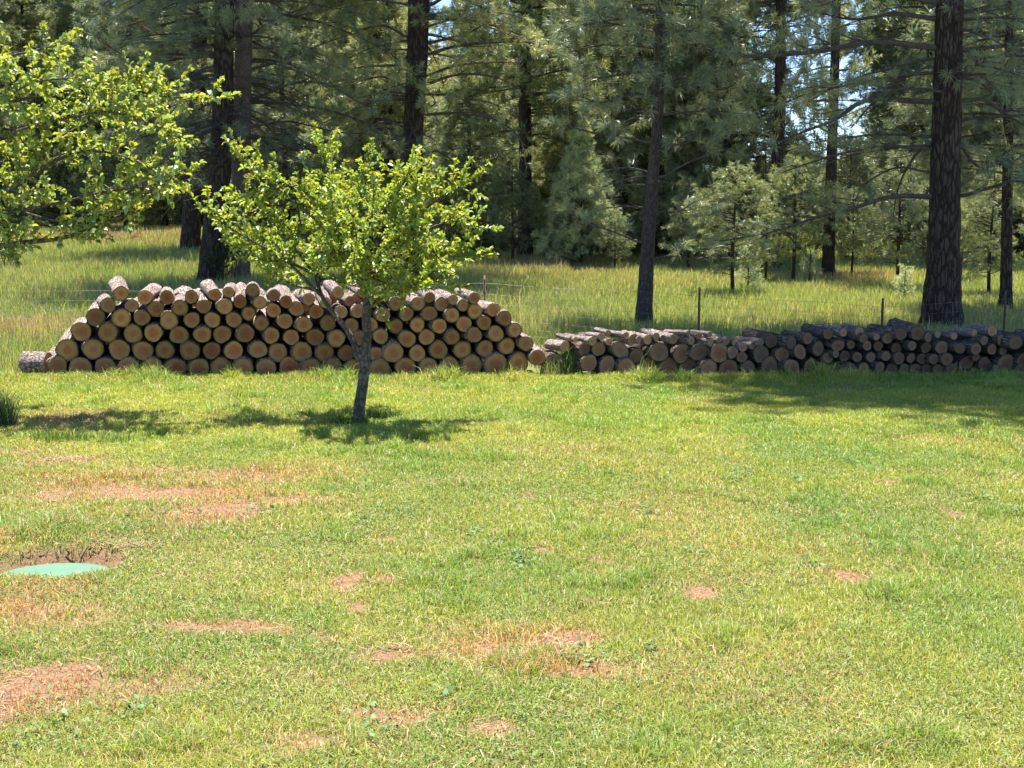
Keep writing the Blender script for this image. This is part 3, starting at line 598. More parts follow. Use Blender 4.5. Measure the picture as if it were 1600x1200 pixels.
# ================================================================== GREEN LID
lidb = Buf(); S = 48; prof = [(0.0, .050), (.10, .0495), (.22, .045), (.30, .038), (.345, .030), (.362, .026), (.370, .016), (.372, -.03)]
th = np.linspace(0, 2 * math.pi, S, endpoint=False); vv = [[0, 0, .05]]
for (r_, z_) in prof[1:]: vv += [[math.cos(a_) * r_, math.sin(a_) * r_, z_] for a_ in th]
f4 = []; f3 = [[0, 1 + i, 1 + (i + 1) % S] for i in range(S)]
for k_ in range(len(prof) - 2): f4 += [[1 + k_ * S + i, 1 + (k_ + 1) * S + i, 1 + (k_ + 1) * S + (i + 1) % S, 1 + k_ * S + (i + 1) % S] for i in range(S)]
lidb.add(vv, f3=f3, f4=f4)
m, n, l, b, o = mat('green_plastic'); tc = n.new('ShaderNodeTexCoord'); nz = noise(n, l, tc.outputs['Object'], 6, 5, .7); rp = ramp(n, [(0.35, (0.065, 0.15, 0.095)), (0.65, (0.08, 0.175, 0.11)), (0.8, (0.11, 0.17, 0.11))]); l.new(nz.outputs['Fac'], rp.inputs[0]); l.new(rp.outputs[0], b.inputs['Base Color']); b.inputs['Roughness'].default_value = .55; M_LID = m
lz = float(gz(*LID)); lid = link('tank_lid', lidb.mesh('tank_lid', m, True), None, (LID[0], LID[1], lz + 0.035)); lid.rotation_euler = (R(-3.5), 0, 0)
tag(lid, 'round pale green plastic lid sunk in a hollow at the left of the lawn', 'lid')

# ================================================================== BROAD-LEAVED TREES
def leaves(buf, p, d, rng, size, asp=0.45, tone=(0.10, 0.19, 0.03)):
    p = np.asarray(p); n = len(p)
    if n == 0: return
    d = unit(np.asarray(d)); up = np.array([0, 0, 1.0]) + rng.normal(0, .55, (n, 3))
    s = unit(np.cross(d, up)); nn = np.cross(s, d); sz = (size * (0.6 + 0.6 * rng.rand(n)))[:, None]
    fold = 0.10 * sz * nn; wv = s * sz * asp * .5
    tip = p + d * sz - np.array([0, 0, 1.0]) * sz * .15
    v = np.stack([p, p + d * sz * .35 + wv + fold, p + d * sz * .72 + wv * .8 + fold, tip, p + d * sz * .72 - wv * .8 + fold, p + d * sz * .35 - wv + fold, p + d * sz * .5], 1)
    i = np.arange(n)[:, None] * 7
    f = np.concatenate([i + np.array([[0, 1, 2, 6]]), i + np.array([[6, 2, 3, 4]]), i + np.array([[0, 6, 4, 5]])])
    t = rng.rand(n, 1); tn = np.array(tone); c = tn * (0.7 + 0.65 * rng.rand(n, 1)) * (np.array([.85, 1, 1.1]) * (1 - t) + np.array([1.35, 1.12, .75]) * t)
    young = rng.rand(n, 1) < 0.05; c = np.where(young, np.array([0.26, 0.22, 0.06]), c)
    buf.add(v.reshape(-1, 3), f4=f, c=np.repeat(c, 7, 0))
def shoot(lb, lf, p0, d, L, rng, size, r0=0.006, asp=.45, tone=(0.26, 0.35, 0.09), gap=0.012, up=0.35):
    n = 7; t = np.linspace(0, 1, n)[:, None]; d = unit(d)
    q = p0 + d * L * t + np.array([0, 0, up]) * L * t ** 2 * .5 + np.cumsum(rng.normal(0, .02 * L, (n, 3)), 0) * t
    lb.tube(q, np.linspace(r0, 0.002, n), 3)
    m = max(3, int(L / gap)); s = np.sort(rng.rand(m)) ** 0.8 * (n - 1.001); i = s.astype(int); f = (s - i)[:, None]
    p = q[i] * (1 - f) + q[i + 1] * f; tg = unit(q[i + 1] - q[i]); leaves(lf, p, tg * .6 + rng.normal(0, .55, (m, 3)) + [0, 0, .12], rng, size, asp, tone)
    leaves(lf, np.repeat(q[-1:], 5, 0), unit(q[-1] - q[-2]) + rng.normal(0, .4, (5, 3)), rng, size * .9, asp, tone)
def limb_shoots(lb, lf, c, r, rng, size, n_sh, Ls, start=0.3, **kw):
    k = len(c)
    for j in range(n_sh):
        s = (start + (1 - start) * rng.rand()) * (k - 1.001); i = int(s); f = s - i; p = c[i] * (1 - f) + c[i + 1] * f; t = unit(c[i + 1] - c[i])
        d = unit(t * .5 + rng.normal(0, .75, 3) + np.array([0, 0, .35])); shoot(lb, lf, p, d, rng.uniform(*Ls), rng, size, **kw)
rs_ = np.random.RandomState(11)
def start_tree(name, u, v, label, cat, group=None, Y=None):
    g = G(u, v) if Y is None else np.array([P(u, v, Y)[0], Y, 0.0]); g[2] = float(gz(g[0], g[1]))
    e = link(name, None, None, g); e.empty_display_size = .3; tag(e, label, cat, group); return e, g

# small fruit tree in the lawn
e, g = start_tree('fruit_tree', 560, 662, 'small leafy fruit tree with a crooked forked trunk standing alone in the lawn', 'tree')
TY = g[1]; tb_, lb_, lf_ = Buf(), Buf(), Buf()
W = lambda u, v, dy=0.0: P(u, v, TY + .28 * min(1, max(0, (600 - v) / 200)) + dy) - g
main = spline([W(560, 668), W(561, 640), W(566, 606), W(571, 559), W(573, 520), W(573, 486), W(575, 428), W(577, 385), W(574, 330), W(570, 300), W(572, 280)], 50)
rad = np.interp(np.linspace(0, 1, 50), [0, .05, .2, .5, .62, .8, 1], [.085, .066, .058, .050, .036, .018, .006]); tb_.tube(main, rad, 14, rough=.06, rng=rs_)
fork = spline([W(567, 566), W(560, 553), W(545, 520), W(522, 490), W(504, 465, .1), W(493, 430, .1), W(486, 395, .2), W(470, 350, .2), W(462, 310, .2)], 26)
tb_.tube(fork, np.linspace(.040, .008, 26), 9, rough=.06, rng=rs_)
link('trunk', tb_.mesh('trunk', M_FRUITBARK, True), e)
LIMBS = [[(504, 465), (470, 430), (440, 400), (400, 380), (350, 350), (318, 325)], [(500, 455), (460, 445), (420, 425), (395, 400)], [(575, 428), (540, 400), (500, 350), (440, 300), (398, 272), (378, 250)],
         [(577, 385), (555, 340), (530, 290), (512, 262), (502, 238)], [(577, 385), (600, 330), (622, 300), (636, 272)], [(575, 428), (594, 422), (622, 418), (665, 430), (690, 440)],
         [(575, 440), (600, 415), (635, 385), (675, 355), (715, 345), (740, 352)], [(577, 400), (610, 370), (660, 330), (695, 305), (722, 290)], [(575, 415), (610, 400), (670, 395), (700, 400), (728, 402)],
         [(575, 350), (560, 310), (570, 268)], [(577, 385), (540, 345), (490, 310), (455, 290), (420, 300)], [(577, 385), (610, 320), (648, 310), (652, 288)], [(500, 440), (470, 400), (440, 360), (410, 330), (380, 315)],
         [(573, 486), (590, 470), (620, 455), (650, 450)], [(493, 430), (500, 380), (520, 330), (540, 300)], [(493, 430), (450, 410), (405, 405), (370, 380)], [(577, 400), (620, 350), (660, 370), (690, 410)], [(573, 440), (545, 420), (520, 380), (500, 410)]]
for i, pts in enumerate(LIMBS):
    dep = rs_.uniform(-1.25, 1.25) if i not in (0, 2, 5, 6) else rs_.uniform(-.4, .4); k = len(pts)
    c = spline([W(u, v, dep * (j / (k - 1))) for j, (u, v) in enumerate(pts)], 14); lb_.tube(c, np.linspace(.020, .005, 14), 5)
    Lp = np.linalg.norm(np.diff(c, axis=0), axis=1).sum(); limb_shoots(lb_, lf_, c, .02, rs_, .068, int(13 + Lp * 13), (.12, .36), start=.26)
    shoot(lb_, lf_, c[-1], c[-1] - c[-2], .3, rs_, .075)
for j in range(26):     # limbs towards and away from the viewer fill the crown out in depth
    a_ = rs_.rand() * 2 * math.pi; tgt = W(562 + 130 * math.cos(a_) * rs_.uniform(.3, .95), 372 + rs_.uniform(-90, 85), 1.25 * math.sin(a_)); st = main[int(rs_.uniform(28, 42))] if rs_.rand() < .7 else fork[int(rs_.uniform(12, 22))]
    c = spline([st, st * .5 + tgt * .5 + np.array([0, 0, -.1]), tgt], 10); lb_.tube(c, np.linspace(.015, .004, 10), 4); limb_shoots(lb_, lf_, c, .02, rs_, .068, 14, (.12, .32), start=.3)
for (u, v) in [(452, 548), (500, 545)]: pass
c = spline([W(575, 470), W(598, 478), W(603, 500, -.1), W(602, 520, -.1)], 8); lb_.tube(c, np.linspace(.006, .002, 8), 3); leaves(lf_, c[-4:], np.tile([.2, 0, -1.], (4, 1)), rs_, .05)
link('branches', lb_.mesh('branches', M_FRUITBARK, True), e); link('crown', lf_.mesh('crown', M_LEAF, False, True), e)

# larger fruit tree reaching in from the left
TY2 = 15.9; e, g = start_tree('fruit_tree', -190, 640, 'leafy fruit tree whose boughs reach in at the upper left edge', 'tree', None, TY2)
W = lambda u, v, dy=0.0: P(u, v, TY2 + dy) - g
tb_, lb_, lf_ = Buf(), Buf(), Buf()
main = spline([W(-190, 668) * [1, 1, 0] + [0, 0, -.1], W(-192, 560), W(-180, 470), W(-170, 420), W(-160, 340), W(-150, 240), W(-130, 140), W(-120, 20)], 40); tb_.tube(main, np.linspace(.17, .05, 40), 14, rough=.06, rng=rs_)
link('trunk', tb_.mesh('trunk', M_FRUITBARK, True), e)
BOUGHS = [([(-170, 430), (-60, 395), (30, 380), (95, 372), (150, 355), (200, 335), (232, 318)], .045, .2, 26), ([(-160, 330), (-60, 240), (0, 205), (60, 195), (110, 165), (150, 145)], .04, 0, 38), ([(-160, 350), (-60, 320), (10, 300), (80, 255), (140, 235), (210, 250), (262, 282)], .03, .4, 54),
          ([(-140, 200), (-60, 120), (0, 92), (60, 78), (98, 68)], .03, -.5, 18), ([(-150, 260), (-40, 180), (60, 150), (170, 135), (250, 150), (330, 153)], .025, .1, 44), ([(-150, 280), (-20, 220), (80, 190), (170, 175), (240, 195), (268, 215)], .02, -.6, 44),
          ([(-160, 380), (-60, 350), (30, 330), (100, 315), (160, 300), (235, 290), (280, 275)], .02, -.7, 30), ([(-160, 400), (-80, 390), (-30, 360), (0, 350), (15, 385)], .03, -.3, 34), ([(-150, 300), (-50, 270), (40, 240), (120, 200), (190, 165), (225, 140)], .02, .8, 36), ([(30, 330), (90, 345), (140, 340), (190, 325), (235, 300)], .015, -.2, 26),
          ([(-140, 160), (-60, 60), (-10, 20), (30, -30)], .03, .3, 20), ([(-150, 260), (-60, 200), (0, 160), (50, 130), (110, 122)], .02, -.9, 28), ([(-160, 330), (-90, 300), (-20, 285), (30, 290), (70, 310)], .02, .9, 34)]
for pts, r0, dep, cnt in BOUGHS:
    k = len(pts); c = spline([W(u, v, dep * (j / (k - 1)) + .0) for j, (u, v) in enumerate(pts)], 20); lb_.tube(c, np.linspace(r0, .007, 20), 7, rough=.06, rng=rs_)
    limb_shoots(lb_, lf_, c, .02, rs_, .078, cnt, (.14, .42), start=.30, asp=.60, tone=(.26, .34, .115), gap=.017, up=.1)
    shoot(lb_, lf_, c[-1], c[-1] - c[-2], .25, rs_, .078, asp=.60, tone=(.26, .34, .115))
link('branches', lb_.mesh('branches', M_FRUITBARK, True), e); link('crown', lf_.mesh('crown', M_LEAF, False, True), e)

# ================================================================== NEAR PINES
NT = (0.245, 0.29, 0.17)
def near_pine(label, pts, Y, limbs, rng, top=18, nw=None, crown=(9, 3.2), rand_low=(), bark=M_PINEBARK, group='tall pines behind the log stacks', leafy=0.75, low_leafy=0.8, kn=40, shape='oval', tone=NT, lim_sec=.22, lim_len=.95, name='pine_tree', dens=.55, crown_per=4):
    c, r, Yb = pixel_trunk(pts, Y); base = np.array([c[0][0], c[0][1], float(gz(c[0][0], c[0][1]))])
    e = link(name, None, None, base); tag(e, label, 'pine tree', group)
    c = [q - base for q in c]
    if c[-1][2] < top:                     # carry the trunk on above the frame
        d = (c[-1] - c[-2]) / (c[-1][2] - c[-2][2]); d[:2] *= .5; h0 = c[-1][2]
        for f in (.33, .66, 1.0): c.append(c[len(pts) - 1] + d * (top - h0) * f); r.append(r[len(pts) - 1] * (1 - f) + .03 * f)
    tz = np.array([q[2] for q in c]); tr = np.array(r)
    nseg = 60; cs = spline(c, nseg); rr = np.interp(np.linspace(0, 1, nseg), np.linspace(0, 1, len(r)), r)
    tb = Buf(); tb.tube(cs, rr * (1 + .22 * np.exp(-np.maximum(cs[:, 2], 0) / .35)), 22, rough=.05, rng=rng); link('trunk', tb.mesh('trunk', bark, True), e)
    ax = lambda z: np.array([np.interp(z, cs[:, 2], cs[:, 0]), np.interp(z, cs[:, 2], cs[:, 1]), z])
    nw = nw or .00033 * Yb; lb, nb = Buf(), Buf()
    for (lp, dep, r0, lf) in limbs:
        k = len(lp); c_ = spline([P(u, v, Yb + dep * (j / (k - 1))) - base for j, (u, v) in enumerate(lp)], 16)
        z_ = c_[0][2]; c_[0] = ax(z_); lb.tube(c_, np.linspace(r0, .010, 16), 6)
        dress(c_, r0, lb, nb, rng, sec_gap=lim_sec, sec_len=lim_len, start=.22, leafy=lf, k=kn, tone=tone, wd=nw, ln=.19)
    for (z0, z1, cnt, Lr, lf, ris, sg) in rand_low:
        for j in range(cnt):
            z = rng.uniform(z0, z1); L = rng.uniform(*Lr); pl = limb_curve(ax(z), rng.rand() * 6.283, L, ris + rng.uniform(-.15, .15), sg + rng.uniform(-.1, .1), rng, 9)
            r0 = .014 + L * .008; lb.tube(pl, np.linspace(r0, .006, 9), 5); dress(pl, r0, lb, nb, rng, sec_gap=lim_sec * 1.1, sec_len=lim_len, start=.2, leafy=lf, k=kn, tone=tone, droop=.12, wd=nw, ln=.19)
    pine_crown(lb, nb, rng, crown[0], top, crown[1], gap=dens, per=crown_per, leafy=leafy, k=18, tone=tone, sec_gap=.36, sec_len=1.0, axis=ax, shape=shape, ln=.26, wd=.042)
    link('branches', lb.mesh('branches', M_TWIG, True), e); link('crown', nb.mesh('crown', M_NEEDLE, False, True), e)
    return e
rp_ = np.random.RandomState(5)
near_pine('thickest pine with furrowed bark rising behind the right half of the low stack', [(1471, 520, 64), (1473, 440, 54), (1476, 333, 47), (1479, 200, 44), (1482, 80, 42), (1484, 0, 41)], 24.6,
  [([(1454, 308), (1417, 306), (1387, 308), (1333, 325), (1267, 342), (1208, 362), (1125, 377)], -1.0, .055, .5), ([(1454, 233), (1396, 229), (1346, 233), (1280, 250), (1220, 270)], .5, .04, .6), ([(1454, 160), (1358, 156), (1304, 187), (1250, 208), (1205, 228)], -.6, .055, .6),
   ([(1460, 77), (1375, 65), (1283, 79), (1210, 87), (1140, 86), (1080, 65), (1045, 35)], -.4, .06, .6), ([(1454, 217), (1425, 250), (1404, 292), (1395, 340)], .8, .03, .2), ([(1502, 225), (1521, 254), (1550, 267), (1600, 275)], .6, .035, .7), ([(1500, 308), (1550, 292), (1590, 283), (1650, 290)], -.8, .04, .7),
   ([(1502, 158), (1537, 156), (1567, 175), (1610, 198), (1680, 205)], .3, .045, .8), ([(1504, 79), (1550, 74), (1600, 71), (1680, 85)], -.5, .05, .9), ([(1456, 100), (1400, 130), (1360, 165), (1330, 200)], 1.0, .03, .3), ([(1457, 90), (1400, 105), (1330, 125), (1260, 160)], 1.6, .03, .4),
   ([(1462, 30), (1400, 22), (1330, 30), (1260, 15)], .8, .05, .8), ([(1462, 5), (1400, -10), (1350, -15), (1280, 10)], -1.2, .05, .9), ([(1452, 270), (1400, 262), (1350, 290), (1330, 330)], 1.2, .025, .3), ([(1504, 20), (1560, 10), (1620, 25)], 1.0, .045, .9), ([(1500, 120), (1530, 128), (1560, 150), (1600, 150)], 1.4, .03, .8)],
  rp_, top=27, crown=(13, 5.8), rand_low=[(3.0, 6.5, 14, (1.6, 3.2), .55, .1, .25), (6.5, 11, 18, (2, 3.6), .7, .1, .2)], dens=.42, crown_per=9, leafy=1)
near_pine('slender leaning pine rising behind the low stack where the wire fence passes it', [(1005, 515, 26), (1010, 420, 22), (1018, 300, 19), (1026, 215, 17), (1031, 100, 15.5), (1032, 0, 14)], 25.2,
  [([(1033, 229), (1065, 225), (1096, 215), (1130, 205)], -.5, .022, .9), ([(1035, 179), (1065, 175), (1100, 180)], .6, .02, .9), ([(1033, 279), (1060, 262), (1096, 246), (1140, 240)], -.8, .024, .9), ([(1017, 224), (976, 215), (922, 206), (880, 195)], -.6, .026, .9), ([(1001, 380), (958, 362), (912, 348)], -.8, .02, .45),
   ([(1018, 330), (1060, 330), (1085, 315)], .4, .02, .7), ([(1012, 405), (1050, 400), (1080, 405), (1110, 400)], .5, .016, .4), ([(1018, 270), (980, 262), (940, 268)], .5, .02, .7), ([(1030, 110), (990, 90), (950, 88), (900, 100)], .6, .025, 1), ([(1028, 160), (985, 150), (940, 160), (905, 150)], -.8, .025, 1), ([(1033, 40), (1000, 15), (950, 10)], .3, .025, 1),
   ([(1036, 60), (1080, 40), (1120, 45)], .8, .025, 1), ([(1034, 130), (1080, 130), (1125, 140), (1150, 130)], -.9, .025, 1), ([(1030, 25), (985, 40), (930, 35), (870, 50)], -1.0, .028, 1)],
  rp_, top=13, crown=(5.8, 2.0), rand_low=[(3.6, 6.0, 26, (.8, 1.7), .95, .2, .15), (2.0, 3.6, 5, (.5, 1.0), .3, .1, .15)], dens=.6, crown_per=3, bark=M_GREYBARK, tone=(.27, .31, .18))
near_pine('dark furrowed pine, the left of the close pair behind the tall stack', [(328, 447, 40), (333, 380, 37), (340, 322, 35), (347, 200, 32), (351, 0, 29)], 33.5,
  [([(340, 240), (300, 215), (260, 205), (220, 215)], -1, .04, .1), ([(345, 140), (290, 120), (250, 110), (200, 90), (150, 60)], -2, .06, .5), ([(350, 90), (300, 70), (240, 50), (180, 20)], 1, .05, .7), ([(345, 280), (300, 300), (270, 320), (250, 345)], 1, .03, .0)],
  rp_, top=20, crown=(9.5, 3.6), rand_low=[(4.5, 9, 34, (2, 4.2), .65, .05, .25), (3.0, 5.0, 16, (1.6, 3.2), .1, .0, .3)], dens=.6, leafy=.8)
near_pine('smoother brown pine, the right of the close pair behind the tall stack', [(376, 446, 29), (376, 380, 28), (376, 320, 28), (379, 150, 27), (381, 0, 26)], 34.2,
  [([(385, 300), (430, 280), (480, 262), (520, 270)], -1.4, .03, .0), ([(385, 250), (440, 232), (500, 240), (560, 225)], -1, .035, .1), ([(388, 160), (430, 140), (470, 128), (520, 135), (570, 165), (600, 160)], -1.2, .04, .4), ([(388, 200), (450, 190), (520, 205), (580, 210)], .8, .03, .3), ([(385, 110), (440, 95), (500, 70), (560, 50)], .5, .04, .6), ([(385, 60), (430, 30), (480, 10)], -.6, .04, .8)],
  rp_, top=19, crown=(9.3, 3.4), rand_low=[(4.0, 9, 34, (2, 4.2), .6, .05, .25), (2.6, 5.0, 20, (1.5, 3.5), .1, .0, .25)], bark=M_BROWNBARK, dens=.6)
near_pine('tall pine with arching bare boughs rising behind the small fruit tree crown', [(646, 428, 34), (645, 380, 30), (646, 308, 28), (646, 200, 30), (651, 100, 32), (654, 0, 32)], 36.0,
  [([(664, 133), (718, 116), (779, 122), (808, 143)], -1, .045, .3), ([(664, 179), (718, 177), (772, 186), (811, 215), (822, 260)], -1.2, .045, .3), ([(657, 240), (686, 237), (711, 258), (722, 287)], -.6, .04, .0), ([(664, 120), (707, 104), (750, 98), (815, 97)], .6, .045, .4), ([(664, 86), (725, 70), (822, 66), (860, 80)], -1.5, .05, .6),
   ([(668, 68), (718, 55), (754, 39), (790, 0)], .8, .045, .6), ([(672, 9), (700, -5), (740, 5), (780, 30)], -1, .05, .8), ([(655, 280), (690, 275), (720, 300)], .8, .03, .0), ([(636, 200), (600, 190), (560, 215), (530, 260)], -1, .035, .2), ([(638, 140), (600, 120), (560, 125), (520, 110)], .7, .04, .8), ([(636, 150), (600, 150), (575, 175)], -1.5, .04, .9), ([(640, 60), (600, 40), (560, 45), (510, 30)], -.6, .05, .9), ([(638, 170), (680, 160), (640, 110)], -1.8, .02, 1), ([(636, 250), (600, 245), (560, 265)], .6, .03, .1)],
  rp_, top=21, crown=(10, 3.6), rand_low=[(4.5, 9.5, 30, (2, 4.0), .75, .05, .25), (3.0, 5.2, 12, (1.5, 3.), .1, .05, .3)], dens=.6)
near_pine('thick-based pine standing just left of and behind the close pair', [(297, 398, 31), (299, 350, 29), (304, 250, 26), (310, 100, 24), (314, 0, 22)], 45.5,
  [([(295, 280), (250, 265), (210, 290)], -1, .035, .0), ([(310, 290), (330, 310)], -1, .03, .0), ([(296, 230), (250, 205), (200, 215)], 1, .04, .2)], rp_, top=19, crown=(8.5, 3.8), rand_low=[(4.2, 10, 36, (2, 4.5), .7, 0, .25), (2.6, 4.6, 16, (1.6, 3.6), .1, 0, .3)], dens=.65)
near_pine('small straight pine near the right edge behind the last fence post', [(1571, 487, 20), (1572, 440, 18), (1574, 300, 16), (1577, 100, 14), (1579, 0, 12)], 28.0, [([(1578, 260), (1560, 215), (1572, 200)], .2, .02, .5)],
  rp_, top=12, crown=(5, 2.4), rand_low=[(2.4, 6.5, 46, (1, 2.4), .9, .1, .2)], dens=.6)

# ================================================================== FOREST
def pine_kind(seed, H, h0, rmax, gap, per, tone, k=14, leafy=1.0, shape='cone', r_tr=.14, ln=.2, wd=.012, sec_gap=.34, droop=0.0, rise=.15, sag=.2, r_low=.8):
    r = np.random.RandomState(seed); lean_ = r.uniform(-.02, .02, 2)
    ax = lambda z: np.array([lean_[0] * z + .04 * math.sin(z), lean_[1] * z, z])
    cs = np.array([ax(z) for z in np.linspace(-.2, H, 24)]); tb = Buf(); tb.tube(cs, np.linspace(r_tr, .02, 24) * (1 + .25 * np.exp(-np.linspace(-.2, H, 24).clip(0) / .4)), 10, rough=.05, rng=r)
    lb, nb = Buf(), Buf()
    if h0 > 1.6:                           # dead snags low on the trunk
        for j in range(14): 
            pl = limb_curve(ax(r.uniform(1.2, h0)), r.rand() * 6.28, r.uniform(.5, 1.8), .0, .2, r, 6); lb.tube(pl, np.linspace(.014, .004, 6), 3); dress(pl, .012, lb, nb, r, sec_gap=.3, sec_len=.4, leafy=0.0)
    pine_crown(lb, nb, r, h0, H - .15, rmax, gap=gap, per=per, leafy=leafy, k=k, tone=tone, sec_gap=sec_gap, sec_len=.9, axis=ax, shape=shape, ln=ln, wd=wd, droop=droop, rise=rise, sag=sag, r_low=r_low)
    return tb.mesh('trunk', M_PINEBARK, True), lb.mesh('branches', M_TWIG, True), nb.mesh('crown', M_PALE if seed == 107 else M_NEEDLE, False, True), H
T1, T2, T3 = (.285, .335, .195), (.21, .26, .14), (.46, .53, .32)
PALE = pine_kind(107, 4.2, .25, 1.35, .15, 5, T3, k=26, rise=.5, sag=.1, r_tr=.06, ln=.2, wd=.016, sec_gap=.2, r_low=1)
YOUNG = [pine_kind(101, 4.2, .8, 1.3, .2, 4, T1, k=24, rise=.45, sag=.1, r_tr=.06, ln=.19, wd=.016, sec_gap=.2), pine_kind(102, 5.6, 1.1, 1.5, .27, 4, T2, shape='oval', k=22, rise=.3, r_tr=.08, ln=.19, wd=.016, sec_gap=.22), pine_kind(103, 2.0, .15, .6, .16, 4, T3, k=18, rise=.5, sag=.1, r_tr=.03, ln=.15, wd=.012, sec_gap=.22)]
FOREST = [pine_kind(201, 15, 1.4, 3.0, .34, 5, T2, k=24, wd=.021, ln=.25, sec_gap=.30), pine_kind(202, 13, .6, 2.9, .30, 5, T1, k=24, wd=.021, ln=.25, sec_gap=.30, droop=.1), pine_kind(203, 17, 2.4, 3.2, .38, 5, T2, shape='oval', k=24, wd=.021, ln=.25, sec_gap=.30), pine_kind(204, 9, .4, 2.4, .26, 5, T1, k=24, wd=.02, ln=.23, sec_gap=.28), pine_kind(205, 19, 4.0, 3.4, .42, 5, T2, r_tr=.24, k=24, wd=.021, ln=.25, sec_gap=.30)]
SPARSE = pine_kind(206, 19, 3.6, 2.3, .5, 4, T1, r_tr=.26, k=22, wd=.02, ln=.24, sec_gap=.4)
def plant(kind, u, v, label, group, rng, scale=None, top=None, Y=None, cat='pine tree', name='pine_tree', wide=1.0):
    g = G(u, v) if Y is None else np.array([P(u, 400, Y)[0], Y, 0])
    g[2] = float(gz(g[0], g[1])) - .03; s = scale or 1.0
    if top is not None: s = (P(u, top, g[1])[2] - g[2]) / kind[3]
    e = link(name, None, None, g, (0, 0, rng.rand() * 6.28), (s * wide, s * wide, s)); tag(e, label, cat, group)
    for nm, me in zip(('trunk', 'branches', 'crown'), kind[:3]): link(nm, me, e)
    return e
rf = np.random.RandomState(9); YG = 'young pines at the meadow edge'
plant(PALE, 908, 417, 'bushy pale young pine with foliage nearly to the ground at the meadow edge centre', YG, rf, top=200, wide=.9)
plant(PALE, 862, 412, 'lower young pine pressed against the left side of the bushy pale one', YG, rf, top=335)
plant(YOUNG[1], 1145, 463, 'young pine with a bare lower trunk, nearest the fence right of the leaning pine', YG, rf, top=250, wide=1.1)
plant(YOUNG[1], 1239, 443, 'young pine with a thin bare stem standing right of the nearest young pine', YG, rf, top=240)
plant(YOUNG[0], 1196, 441, 'short young pine between the two bare-stemmed young pines', YG, rf, top=310)
plant(YOUNG[1], 1402, 455, 'young pine with a thick dark stem just left of the thickest pine trunk', YG, rf, top=235)
plant(YOUNG[1], 1545, 466, 'thin young pine left of the small straight pine at the right edge', YG, rf, top=260)
plant(YOUNG[0], 1075, 425, 'dense young pine just right of the slender leaning pine', YG, rf, top=275)
plant(YOUNG[0], 960, 425, 'young pine between the bushy pale pine and the slender leaning trunk', YG, rf, top=320)
plant(YOUNG[2], 1265, 447, 'knee-high pine seedling in the meadow right of centre', 'pine seedlings in the meadow', rf, scale=.45)
plant(YOUNG[2], 1412, 470, 'tiny pine seedling in the grass beside the thickest pine trunk', 'pine seedlings in the meadow', rf, scale=.4)
plant(YOUNG[2], 1168, 455, 'waist-high pine seedling at the foot of the nearest young pine', 'pine seedlings in the meadow', rf, scale=.55)
plant(YOUNG[1], 1330, 432, 'young pine in front of the dark gap in the forest right of centre', YG, rf, top=290)
plant(YOUNG[0], 1500, 440, 'dense young pine seen just right of the thickest pine trunk', YG, rf, top=300)
plant(FOREST[3], 765, 418, 'pale-foliaged pine reaching over the dark gap right of the fruit tree', 'tall pines at the forest edge', rf, top=45, Y=47, wide=.8)
plant(FOREST[1], 842, 412, 'pale-foliaged pine standing just behind and left of the bushy young pine', 'tall pines at the forest edge', rf, top=-110, Y=50)
plant(YOUNG[1], 800, 415, 'slim young pine in front of the dark gap right of the fruit tree', YG, rf, top=255)
plant(SPARSE, 1294, 431, 'tall dark trunked pine at the forest edge right of centre with sky beside it', 'tall pines at the forest edge', rf, scale=1.05, wide=.6)
plant(SPARSE, 1210, 421, 'tall pine just left of the patch of open sky', 'tall pines at the forest edge', rf, scale=1.0, wide=.8)
plant(FOREST[0], 138, 362, 'distant pine trunk seen through the boughs of the left fruit tree', 'tall pines at the forest edge', rf, scale=1.05)
def gap_at(u): return 0
cnt = 0
us = list(np.arange(-120, 1760, 52))
for Yr, lo, hi in ((44, 640, 1800), (50, 560, 1850), (57, 430, 1850), (64, -150, 1850), (72, -200, 1850), (82, -250, 1900)):
    for u in np.arange(lo, hi, 78 if Yr < 60 else 66):
        uu = u + rf.uniform(-25, 25); Y = Yr + rf.uniform(-3, 3)
        if Yr < 50 and uu < 660: continue
        if 1150 < uu < 1400: kd, sc_ = YOUNG[0], rf.uniform(.75, 1.0)
        elif 640 < uu < 790: kd, sc_ = FOREST[3], (P(0, 55, Y)[2]) / 9 * rf.uniform(.8, 1.0)
        else: kd, sc_ = FOREST[rf.randint(5)], rf.uniform(.8, 1.15)
        plant(kd, uu, 0, 'pine standing in the dense dark forest beyond the meadow', 'forest pines beyond the meadow', rf, scale=sc_, Y=Y); cnt += 1

# brush under the forest edge
def bush_mesh(seed, rx, rz, n_st, tone, size=.07, dead=False):
    r = np.random.RandomState(seed); lb, lf = Buf(), Buf()
    for j in range(n_st):
        a_ = r.rand() * 6.28; d = np.array([math.cos(a_) * rx, math.sin(a_) * rx, rz * r.uniform(.5, 1.2)]); L = np.linalg.norm(d) * r.uniform(.5, 1)
        c = spline([[0, 0, 0], d * .4 + [0, 0, .1], d], 8); lb.tube(c, np.linspace(.012, .004, 8), 4)
        for q in range(5):
            if dead:
                i = r.randint(2, 7); e2 = c[i] + unit(d + r.normal(0, .6, 3)) * .3; lb.tube(np.array([c[i], e2]), [.006, .002], 3); leaves(lf, c[i] + (e2 - c[i]) * r.rand(6, 1), r.normal(0, 1, (6, 3)), r, size, .5, tone)
            else: shoot(lb, lf, c[r.randint(2, 8)], d + r.normal(0, .5, 3), r.uniform(.2, .4), r, size, asp=.5, tone=tone)
    return lb.mesh('stems', M_TWIG, True), lf.mesh('foliage', M_LEAF, False, True)
BU = [bush_mesh(301, .7, 1.1, 12, (.06, .10, .03)), bush_mesh(302, 1.0, .8, 14, (.07, .11, .03))]
